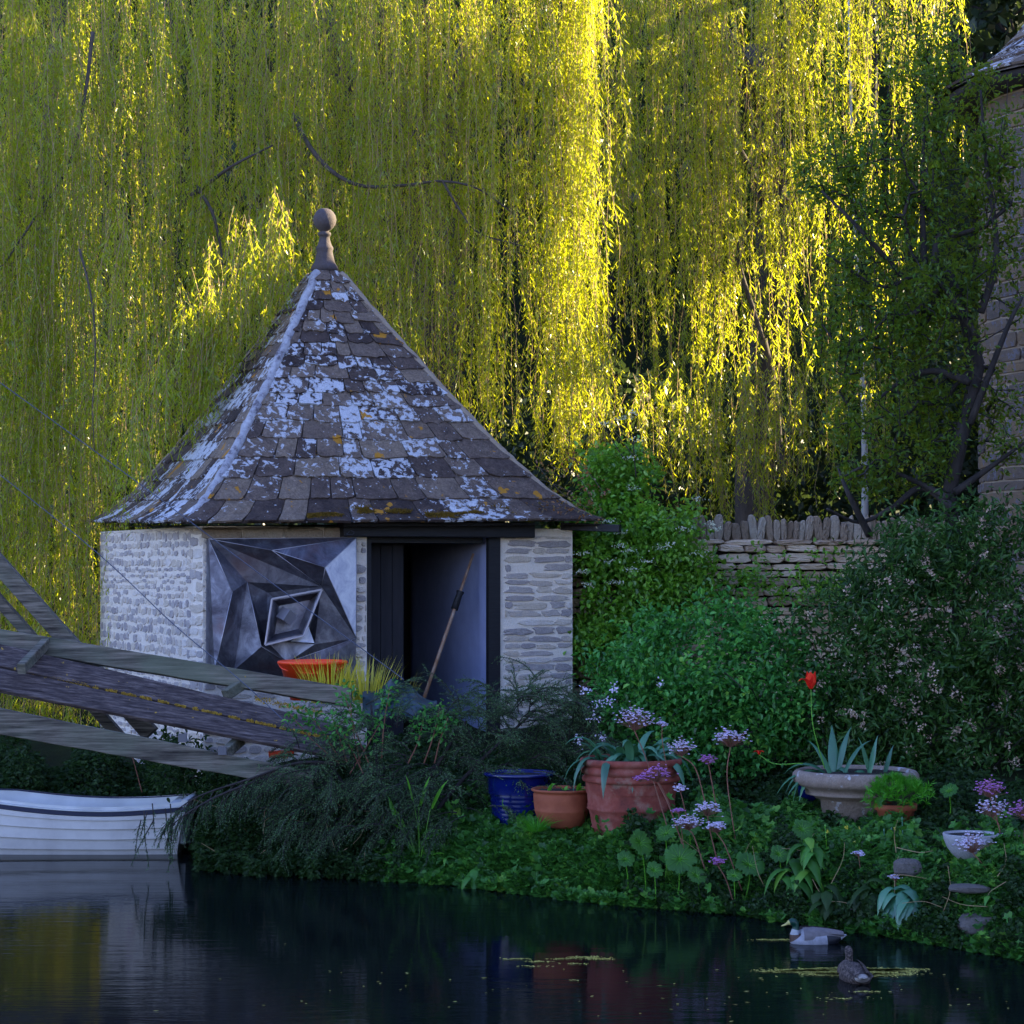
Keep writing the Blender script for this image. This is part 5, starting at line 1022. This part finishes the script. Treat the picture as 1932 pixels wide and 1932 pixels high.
for i, (px, py, r_, Y) in enumerate(LVS):
    c = at(px, py, Y); root = empty('umbrella_plant', (c[0] + random.uniform(-.05, .05), c[1] + .1, float(gz(c[0], c[1] + .1))), LLB[i], 'umbrella plant', 'umbrella leaves on the right bank')
    LTI = random.uniform(.7, 1.7); LAZ = -1.57 + random.uniform(-.9, .9); g = G(); big_leaf(g, c, r_ * Y / F * 1.15, LTI, LAZ); lf_ = g.build('leaf', M['umbrella'], root); g = G(); nn_ = nrm([math.cos(LAZ) * LTI, math.sin(LAZ) * LTI, 1.]); a_, b_ = frame(nn_, (0, 1, .01)); R_ = r_ * Y / F * 1.15
    for q in range(11):
        th = q * 6.283 / 11 + .2; dv = a_ * math.cos(th) + b_ * math.sin(th); tube(g, [c - nn_ * R_ * .19, c + dv * R_ * .45 - nn_ * R_ * .05, c + dv * R_ * .88 - nn_ * R_ * .03], [.004, .003, .0015], 4)
    g.build('vein', M['bright'], lf_)
    g = G(); b0 = np.array([root.location[0], root.location[1], root.location[2]]); limb(g, [b0, (b0 + c) / 2 + [.02, 0, .02], c - UP * r_ * Y / F * .25], .008, .006, 6); g.build('stalk', M['bright'], root)
HD = [(1197, 1358, 29, 22.9, (1222, 1440), (1262, 1570), 'lilac', 1, 'tall pale lilac flower head in front of the big pot leaves'), (1285, 1411, 22, 22.7, (1312, 1450), (1332, 1520), 'lilac', 1, 'pale lilac flower head on an arched red stalk right of the big pot rim'), (1337, 1433, 14, 22.8, (1342, 1470), (1353, 1530), 'magenta', .8, 'small magenta flower head between two pale lilac ones'), (1378, 1390, 27, 22.6, (1372, 1470), (1388, 1590), 'lilac', .8, 'tallest lilac flower head on a straight bare pink stalk'),
      (1240, 1459, 23, 22.4, (1262, 1520), (1290, 1600), 'magenta', .8, 'magenta flower head in front of the big pot rim'), (1207, 1468, 9, 22.4, (1240, 1475), (1265, 1520), 'magenta', .7, 'tiny magenta side head beside the big pot rim'), (1284, 1487, 12, 22.5, (1288, 1510), (1300, 1560), 'lilac', .6, 'small white lilac head just right of the big pot'), (1300, 1549, 24, 22.2, (1310, 1580), (1330, 1640), 'lilac', .5, 'flat lilac flower head above the large umbrella leaf'), (1335, 1524, 22, 22.3, (1340, 1570), (1355, 1630), 'lilac', .6, 'faded lilac head low among the leaves right of the pot'),
      (1352, 1558, 19, 22.1, (1370, 1600), (1400, 1680), 'lilac', .6, 'drooping pale lilac head over the bank leaves'), (1355, 1625, 13, 21.9, (1370, 1660), (1385, 1705), 'magenta', .7, 'small pink head close to the water on a slanting stalk'), (1280, 1529, 9, 22.3, (1285, 1560), (1290, 1600), 'magenta', .6, 'tiny magenta bud against the big pot side'), (1249, 1366, 8, 22.9, (1250, 1400), (1262, 1470), 'lilac', .8, 'tiny lilac bud beside the pale head over the pot'),
      (1868, 1488, 24, 21.0, (1880, 1540), (1895, 1640), 'magenta', .9, 'pink and white flower head above the stone bowl'), (1872, 1525, 24, 20.9, (1885, 1560), (1895, 1650), 'lilac', .9, 'white lilac lower tier of flowers above the stone bowl'), (1936, 1528, 26, 20.7, (1932, 1580), (1925, 1680), 'magenta', .9, 'pink flower head cut by the right picture edge'), (1835, 1590, 27, 20.25, (1860, 1640), (1905, 1720), 'lilac', .7, 'pale lilac flowers lying across the stone bowl'), (1903, 1580, 15, 20.8, (1908, 1620), (1915, 1690), 'magenta', .8, 'small pink flower head right of the stone bowl'),
      (1862, 1632, 13, 20.6, (1880, 1680), (1900, 1760), 'magenta', .6, 'low magenta head under the stone bowl'), (1690, 1655, 10, 20.9, (1692, 1680), (1700, 1710), 'lilac', .6, 'small lilac head above the drooping lance leaves near the water'), (1620, 1610, 9, 21.3, (1622, 1630), (1625, 1660), 'lilac', .5, 'faint lilac head in the middle of the right bank')]
for px, py, r_, Y, m_, b_, mt, hgt, lab in HD:
    c = at(px, py, Y); base = at(*b_, Y + .05); root = empty('umbrella_flower', base, lab, 'flower', 'pink umbrella plant flower heads on the bank'); kk = Y / F
    g = G(); limb(g, [base, at(*m_, Y + .02), c - UP * r_ * kk * .7], .0065 if r_ > 12 else .004, .005, 6); g.build('stalk', M['redstem'], root)
    g = G(); R_ = r_ * kk * 1.2; nfl = int(34 * (r_ / 12) ** 1.5) + 14
    v = unit(nfl); v[:, 2] = np.abs(v[:, 2]) * hgt - .25; v = v + rng.normal(0, .14, v.shape); P = c + v * R_ * rng.uniform(.5, 1.15, (nfl, 1)) * np.array([1, 1, .9])
    for p in P: tube(g, [c - UP * R_ * .6, p], .0014, 3, mat=1, cap=False)
    for off in range(5): D = vn(np.stack([np.cos(off * 1.257 + P[:, 0] * 50), np.sin(off * 1.257 + P[:, 0] * 50), .45 * np.ones(nfl)], 1) + .35 * v); leaves(g, P, D, .016, .012, up=v + [0, 0, .1], kind='rhomb')
    g.build('flower_head', [M[mt], M['redstem']], root)
# ---------------------------------------------------------------- strap-leaved plants
random.seed(14)
pl = empty('strap_leaf_plant', cB + UP * hB * .94, 'blue-green strap leaves arching out of the largest terracotta pot', 'tulip plant')
g = G(); top = cB + UP * hB * .93
for i in range(64):
    a = random.uniform(0, 6.283); rr = random.uniform(.0, .38); strap(g, top + np.array([math.cos(a) * rr, math.sin(a) * rr, 0]), a + random.uniform(-.5, .5), random.uniform(.36, .62), random.uniform(.05, .085), random.uniform(1.2, 4.0), random.uniform(1.0, 4.0))
for a in (3.3, 3.1, 3.5): strap(g, top + np.array([-.38, -.1, 0]), a, .34, .06, 2.4, .9)
g.build('leaves', M['tulip'], pl)
pl = empty('seedling_plant', cL + UP * hL, 'small green shoots in the low orange terracotta pot', 'plant')
g = G()
for dx, n_ in ((-.14, 3), (.02, 3), (.16, 4)):
    for _ in range(n_): strap(g, cL + [dx, -.05, hL * .93], random.uniform(0, 6.28), random.uniform(.08, .22), .035, 1.5, random.uniform(1, 4))
g.build('leaves', M['bright'], pl)
tl = empty('tulip_plant', cU + UP * hU * .9, 'broad blue-green tulip leaves standing in the stone urn', 'tulip plant')
g = G(); top = cU + UP * hU * .9
for dx, a, L, dr, up in ((-.30, 3.2, .5, 1.4, .9), (-.34, 3.0, .55, 1.0, .6), (-.36, 3.3, .42, .9, .35), (-.28, 2.8, .5, .9, 1.2), (-.22, 1.5, .52, .3, 4), (-.25, 2.4, .46, .4, 2.6), (-.20, .6, .5, .3, 4.5), (-.15, .2, .46, .5, 3), (-.05, 0, .3, 2.4, 2), (.1, .4, .4, .2, 6), (.16, 2.5, .38, .3, 5), (.28, .3, .3, .3, 5), (.02, -1, .25, 2.5, 2), (-.33, 3.6, .45, 2.2, .9), (-.4, 3.14, .4, 2.5, .8), (-.18, -1.2, .3, 1.6, 2), (.2, -1.4, .14, 2, 2)):
    strap(g, top + [dx, random.uniform(-.1, .1), 0], a, L * 1.05, .078, dr + .5, up)
g.build('leaves', M['tulip'], tl)
def tulip(head, mid, base, Y, s, label, wilt=False):
    b = at(*base, Y); c = at(*head, Y); root = empty('tulip', b, label, 'tulip'); g = G(); limb(g, [b, at(*mid, Y), c], .006, .005, 6); g.build('stalk', M['bright'], root)
    g = G()
    for i in range(6):
        a = i * 1.047 + .3; out = np.array([math.cos(a), math.sin(a), 0]); pts = []; fl = 1.0 if (i in (1, 3)) else .15; fl = fl if not wilt else 1.1
        for j in range(7):
            f = j / 6; pts.append(c + UP * s * (f * (1 - .25 * fl * f) - (.35 * fl * f ** 4)) + out * s * (.30 * math.sin(min(f * 2.2, 1.57)) + fl * .42 * f ** 3 - .12 * (1 - fl) * f ** 2))
        ribbon(g, pts, [s * w_ for w_ in (.18, .42, .52, .50, .42, .26, .03)], np.array([-math.sin(a), math.cos(a), 0.]), -.2)
    g.build('petals', M['tulipred'], root)
tulip((1530, 1300), (1534, 1370), (1556, 1450), 22.9, .19, 'upright red tulip flower rising above the stone urn')
tulip((1432, 1424), (1462, 1441), (1515, 1440), 22.7, .075, 'small wilted red tulip flower nodding left of the urn', True)
# bright lance plant, sedge, hanging hart's-tongue leaves
lp = empty('lance_leaf_plant', at(790, 1610, 24.5), 'bright green lance-leaved plant standing among the dark juniper', 'plant')
g = G(); gs = G()
for px, py, L, W, a, up in ((790, 1500, .34, .085, .3, 5), (812, 1505, .36, .09, .2, 3.2), (780, 1490, .3, .05, 2.9, 6), (800, 1550, .24, .07, .2, .6), (775, 1560, .3, .06, 2.8, 1.4), (765, 1540, .28, .06, 2.6, 2.5), (795, 1570, .28, .07, -.4, 1.2), (745, 1520, .26, .045, 2.2, 3), (820, 1580, .26, .06, .1, 1), (770, 1600, .3, .07, 3.2, .8), (808, 1600, .28, .07, -.8, 1.)):
    b = at(px, py + 20, 24.5); strap(g, b, a, L, W, .8, up); limb(gs, [at(792, 1630, 24.5), (at(792, 1630, 24.5) + b) / 2 + unit(1)[0] * .02, b], .007, .005, 5)
g.build('leaves', M['bright'], lp); gs.build('stem', M['bright'], lp)
sg = empty('sedge_tuft', at(1022, 1560, 23.7), 'dark fine grass tuft in front of the low terracotta pot', 'grass plant')
g = G(); blades(g, at(1010, 1568, 23.7), 110, .1, .26, .006, .8, .8); g.build('blades', M['pine'], sg)
for (px, py, Y, n_, L, lab, mt) in ((1500, 1640, 21.6, 15, .42, 'clump of long drooping leaves hanging to the water left of the drake', 'cover'), (1535, 1600, 21.5, 12, .34, 'upright broad-leaved clump on the bank above the drake', 'cover'), (1700, 1690, 20.75, 22, .40, 'blue-green ribbed leaves drooping over the water behind the ducks', 'tulip'), (1640, 1680, 21.0, 13, .34, 'smaller drooping leaf clump beside the ribbed blue-green leaves', 'cover2'), (900, 1650, 23.9, 12, .3, 'broad dock leaves at the water edge below the juniper', 'cover'), (1560, 1690, 21.2, 10, .3, 'hanging leaves at the stony water edge', 'cover2')):
    c = at(px, py, Y); r_ = empty('drooping_leaf_plant', c, lab, 'plant'); g = G()
    for _ in range(n_): strap(g, c + rng.normal(0, .05, 3), -1.57 + random.uniform(-1.4, 1.4), L * random.uniform(.7, 1.1), random.uniform(.07, .10), random.uniform(2.2, 3.6), random.uniform(.5, 1.4))
    g.build('leaves', M[mt], r_)
# dwarf pine tuft
dp = empty('dwarf_pine', at(1690, 1520, 22.5), 'bright green tufted dwarf pine in front of the stone urn', 'shrub')
g = G(); gs = G(); cc = at(1690, 1498, 22.4); kk = 22.4 / F
for _ in range(130):
    v = unit(1)[0]; v[2] = abs(v[2]) * .9 - .1; v[1] *= .8; p = cc + v * np.array([50 * kk, .22, 34 * kk]) * random.uniform(.7, 1.0); d = nrm(v + [0, 0, 1.1]); m = 40; s_ = rng.random((m, 1)); leaves(g, p + d * s_ * .06, vn(d * .9 + .75 * unit(m)), .06, .004, kind='rhomb'); tube(gs, [cc - UP * .1, p], .004, 3, cap=False)
for _ in range(16):
    p = at(random.uniform(1625, 1755), random.uniform(1500, 1530), 22.2); d = nrm([random.uniform(-.7, .7), -.3, 1]); m = 34; leaves(g, p + d * rng.random((m, 1)) * .14, vn(d * .7 + unit(m)), .075, .009, kind='rhomb')
g.build('needles', M['pine'], dp); gs.build('stem', M['bark'], dp)
# rushy buds, small yellow flowers, white snowdrop like bells, grey twigs
g = G(); m = 260; X = rng.uniform(1560, 1800, m); P = np.array([at(x, y, 21.7) for x, y in zip(X, rng.uniform(1560, 1600, m))])[:9]; leaves(g, P.repeat(6, 0), unit(54), .022, .02); g.build('yellow_flowers', M['grass'], None, label='a few tiny yellow flowers below the stone urn', cat='flowers', kind='stuff')
for i, (px, y0, y1, lab) in enumerate(((1668, 1570, 1615, 'thin pale stem left of the terracotta pot foot'), (1682, 1568, 1615, 'thin pale stem right beside another pale stem under the pot'), (1702, 1548, 1610, 'tall thin stem with a pale bud under the dwarf pine'), (1557, 1562, 1600, 'green snowdrop-like bud stem below the urn'))):
    a, b = at(px, y0, 21.6), at(px + 3, y1, 21.6); g = G(); tube(g, [b, (a + b) / 2, a], .004, 5); lathe(g, a - UP * .005, [(0, 0), (.009, .01), (.010, .025), (0, .045)], 8); g.build('bud_stem', M['tulip' if i < 3 else 'bright'], None, origin=b, label=lab, cat='plant')
# loose stones in the bank
random.seed(17)
for px, py, Y, W, H, lab in ((1712, 1636, 20.9, .26, .16, 'brown flat edging stone set in the bank below the bowl'), (1830, 1676, 20.15, .38, .07, 'grey flat paving stone under the stone bowl'), (1610, 1715, 21.1, .10, .16, 'pale upright stone at the water edge above the hen duck'), (1860, 1745, 20.1, .5, .2, 'low rough boulder in the bank at lower right'), (1430, 1722, 22.05, .3, .12, 'dark wet stone at the waterline below the umbrella leaves')):
    c = at(px, py, Y); g = G(); V = []; nl, nk = 9, 14
    for i in range(nl):
        ph = math.pi * i / (nl - 1)
        for j in range(nk):
            th = 2 * math.pi * j / nk; v = np.array([math.sin(ph) * math.cos(th), math.sin(ph) * math.sin(th), math.cos(ph)]); v = np.sign(v) * np.abs(v) ** .7; q = 1 + .14 * mnoise.noise(Vector(v * 1.5 + c)); V.append(c + v * np.array([W / 2, W * .35, H / 2]) * q)
    g.add(V, [[i * nk + j, i * nk + (j + 1) % nk, (i + 1) * nk + (j + 1) % nk, (i + 1) * nk + j] for i in range(nl - 1) for j in range(nk)]); g.build('bank_stone', M['rock'], None, origin=c, label=lab, cat='stone')
# fallen twigs in the bank
g = G(); random.seed(19)
for _ in range(60):
    px = random.choice((random.uniform(380, 700), random.uniform(1300, 1900))); base = at(px, 0, 24); x = base[0]; y = float(shoreY(x)) + random.uniform(-.1, .5); z = float(gz(x, y)) + random.uniform(.15, .45); p = np.array([x, y, max(z, .1)]); d = unit(1)[0] * .5; limb(g, [p, p + d * .4 + unit(1)[0] * .05, p + d * .8], .004, .002, 4)
g.build('dead_twigs', M['twig'], None, label='thin dead twigs scattered along the bank', cat='twigs', kind='stuff')
# single purple allium near the boathouse corner
al = empty('allium', at(272, 1490, 27.6), 'single small purple flower head by the boathouse corner above the boat', 'flower'); g = G(); limb(g, [at(268, 1495, 27.6), at(256, 1450, 27.6), at(246, 1415, 27.6)], .006, .005, 5); g.build('stalk', M['redstem'], al)
# move: offset mapping to photo spot
g = G(); c = at(229, 1445, 27.6); c = at(246, 1412, 27.6); leaves(g, c + unit(60) * .05, unit(60), .025, .018); g.build('flower_head', M['magenta'], al)
# dark shrub at wall corner by the boat
sb = bush('laurel_shrub', 'dark glossy-leaved shrub against the boathouse corner above the boat', [(at(345, 1455, 27.3), (.32, .3, .35)), (at(400, 1500, 27.0), (.3, .3, .3))], 110, 14, .12, .09, .04, 'cover2', base=(at(370, 1530, 27.2)[0], 27.3, .1), stems=14)

# ---------------------------------------------------------------- ducks
def lerp(a, b, t): return a + (b - a) * t
def duck(name, loc, rot, label, cols, head_turn=0., neck_up=1.0, tuck=0.):
    """continuous body: sections along tail-rump-breast-neck-head-bill; x forward"""
    root = empty(name, loc, label, 'duck'); 
    sec = [(-.295, .075, .012, .006, 0), (-.27, .070, .035, .012, 0), (-.23, .062, .062, .034, 0), (-.17, .050, .088, .068, 1), (-.10, .042, .104, .095, 1), (-.09, .042, .105, .098, 2), (0, .042, .113, .110, 2), (.08, .040, .108, .104, 2), (.14, .046, .086, .086, 2), (.165, .060, .062, .062, 2),
           (.172, .092, .043, .040, 3), (.165, .118, .033, .030, 4), (.160, .140, .030, .029, 5), (.163, .162, .031, .034, 5), (.178, .182, .033, .036, 5), (.200, .186, .030, .032, 5), (.222, .180, .022, .024, 5), (.236, .173, .015, .014, 6), (.262, .162, .017, .008, 6), (.288, .154, .014, .004, 6), (.296, .152, .004, .002, 6)]
    P = np.array([[s[0], 0, s[1] * 1.0] for s in sec]); P[11:, 2] = P[11, 2] + (P[11:, 2] - P[11, 2]) * neck_up
    if tuck: P[9:, 0] -= tuck * np.linspace(.3, 1, len(P) - 9) * .05
    if head_turn:
        c, s_ = math.cos(head_turn), math.sin(head_turn); piv = P[12, 0]
        for i in range(13, len(P)): dx = P[i, 0] - piv; P[i, 0] = piv + dx * c; P[i, 1] = dx * s_
    g = G(); n = 18; V = []; P[11:, 2] += .016; t = np.gradient(P, axis=0); MI = []
    for i, s in enumerate(sec):
        d = nrm(t[i]); side = nrm(np.cross(UP, d)) if abs(d[2]) < .98 else (np.array([0, 1., 0]) if not head_turn else np.array([-math.sin(head_turn * .5), math.cos(head_turn * .5), 0])); upv = np.cross(d, side)
        if upv[2] < 0 and abs(d[2]) < .5: upv = -upv
        for k in range(n): th = 2 * math.pi * k / n; V.append(P[i] + side * s[2] * math.cos(th) + upv * s[3] * math.sin(th))
    R = Matrix.Rotation(rot, 3, 'Z'); R = np.array(R); L0 = np.array(loc)
    W_ = (np.array(V) @ R.T) + L0; b = g.n; g.V.append(W_); g.n += len(W_)
    for i in range(len(sec) - 1):
        mi = sec[i + 1][4]
        for k in range(n): g.idx.append(np.array([i * n + k, i * n + (k + 1) % n, (i + 1) * n + (k + 1) % n, (i + 1) * n + k])); g.cnt.append(np.array([4])); g.mi.append(np.array([mi])); g.sm.append(np.array([True]))
    for s0 in (0, (len(sec) - 1) * n): g.idx.append(np.arange(n) + s0); g.cnt.append(np.array([n])); g.mi.append(np.array([0 if s0 == 0 else 6])); g.sm.append(np.array([False]))
    g.build('body', cols[:7], root)
    for sd in (-1, 1):
        g = G(); V = []; nu, nv = 14, 8
        for i in range(nu + 1):
            f = i / nu; x = lerp(.11, -.26, f); wz = .055 * math.sin(math.pi * min(f * .9 + .12, 1)) ** .7
            for j in range(nv + 1):
                a = lerp(-.15, 1.25, j / nv); yy = (.107 * (1 - .55 * f ** 1.7)) * math.cos(a) ; zz = .062 + .012 * f + (.096 * (1 - .62 * f ** 2)) * math.sin(a) + .004; V.append([x, sd * (yy + .006), zz])
        W_ = (np.array(V) @ R.T) + L0; g.add(W_, [[i * (nv + 1) + j, i * (nv + 1) + j + 1, (i + 1) * (nv + 1) + j + 1, (i + 1) * (nv + 1) + j] for i in range(nu) for j in range(nv)], 0, True)
        for q in range(7):   # flight feather edges
            f = .45 + q * .08; x = lerp(.11, -.26, f); a0 = np.array([x + .05, sd * .075, .135 - .05 * f]); a1 = np.array([x - .09, sd * .04, .115 - .05 * f]); pts = (np.array([a0, (a0 + a1) / 2 + [0, sd * .02, .004 * q * .3], a1]) @ R.T) + L0; ribbon(g, pts, [.012, .02, .004], R @ np.array([0, 1., .3]), .1, 0)
        g.build('wing', cols[7], root)
    g = G()
    for sd in (-1, 1):
        hp = P[15] + np.array([0.0, 0, .006]); hd = nrm([math.cos(head_turn), math.sin(head_turn), 0]); sv = np.array([-hd[1], hd[0], 0]); e = R @ (hp + sv * sd * .029 + hd * .008) + L0; lathe(g, e - UP * .004, [(0, 0), (.004, .002), (.005, .004), (.004, .006), (0, .008)], 8)
    g.build('eye', M['black'], root); return root
def pm(name, c, r=.6, sc=30, c2=None):
    t = NT(name); nz = t.noise(sc, 4, .6); c2 = c2 or tuple(x * 1.35 for x in c); return t.pbr(t.ramp(nz, [(.35, c), (.65, c2)]), r, nor=t.bump(nz, .3, .004))
ps = {n: pm(n, *a) for n, a in {'white_feather': ((.40, .40, .42),), 'black_feather': ((.008, .008, .012), .5), 'grey_flank': ((.24, .23, .25),), 'chest_brown': ((.07, .035, .022),), 'neck_ring': ((.3, .3, .3),), 'green_head': ((.004, .035, .022), .35), 'yellow_bill': ((.40, .34, .10), .4), 'grey_wing': ((.13, .11, .11),)}.items()}
dr = at(1535, 1779, 4357 * 3.3 / (1779 - 1070)); dr[2] = -.012
duck('mallard_drake', dr, math.radians(187), 'mallard drake with green head and pale grey flank swimming left near the bank', [ps['white_feather'], ps['black_feather'], ps['grey_flank'], ps['chest_brown'], ps['neck_ring'], ps['green_head'], ps['yellow_bill'], ps['grey_wing']], .12)
t = NT('hen feather'); v_ = t.node('TexVoronoi', {'Vector': t.coord((1, 1.6, 1)), 'Scale': 55.0}).outputs['Distance']
hen = t.pbr(t.ramp(t.math('ADD', v_, t.math('MULTIPLY', t.noise(30, 3), .3)), [(.3, (.012, .008, .007)), (.62, (.032, .02, .016)), (.8, (.12, .085, .07))]), .75)
hn = at(1612, 1848, 4357 * 3.3 / (1848 - 1070)); hn[2] = -.012
duck('mallard_hen', hn, math.radians(97), 'brown mallard hen seen from behind with raised head in open water', [pm('hen_tail', (.30, .26, .23), .7), hen, hen, hen, hen, hen, pm('hen_bill', (.12, .08, .04), .5), hen], -.1, 1.25)
# floating pollen and leaf flecks, sunlit yellow put into their colour
random.seed(29); r_ = np.random.default_rng(9)
def flecks(name, label, lst, mat='pollen', zc=.006):
    P = []
    for px, py, sx, sy, n in lst:
        X = px + r_.normal(0, sx, n); Yp = py + r_.normal(0, sy, n); Y = F * CAMZ / (Yp - HY); P.append(np.stack([(X - CX) * Y / F, Y, np.full(n, zc)], 1))
    P = np.vstack(P); n = len(P); a = r_.uniform(0, 6.283, n); g = G(); leaves(g, P, np.stack([np.cos(a), np.sin(a), 0 * a], 1), r_.uniform(.012, .05, n), r_.uniform(.008, .02, n), up=np.tile([0, 0, 1.], (n, 1)) * 30, kind='rhomb'); g.V = [np.concatenate(g.V)]; g.V[0][:, 2] = zc
    return g.build(name, M[mat], None, label=label, cat='pollen', kind='stuff')
flecks('sunlit_pollen', 'pollen film with painted sunlit yellow patches floating around the ducks', [(1530, 1832, 38, 1.3, 900), (1570, 1838, 26, 1.5, 700), (1600, 1829, 30, 1.2, 500), (1665, 1832, 28, 1.6, 900), (1640, 1839, 36, 1.6, 900), (1690, 1830, 22, .8, 250), (1460, 1774, 16, .5, 130), (1480, 1834, 26, .7, 200)])
flecks('floating_leaves', 'scattered yellow willow leaves floating on the pond', [(1100, 1807, 16, .6, 90), (1130, 1810, 16, .8, 90), (1060, 1810, 12, .6, 40), (975, 1810, 14, .5, 40), (1015, 1815, 12, .5, 30), (1090, 1819, 10, .6, 26), (1010, 1824, 14, .5, 24), (1080, 1850, 8, .5, 8), (1640, 1872, 20, .5, 30), (1600, 1885, 30, 1, 20), (1200, 1860, 300, 30, 30), (700, 1850, 260, 40, 14), (1500, 1890, 200, 25, 30)])
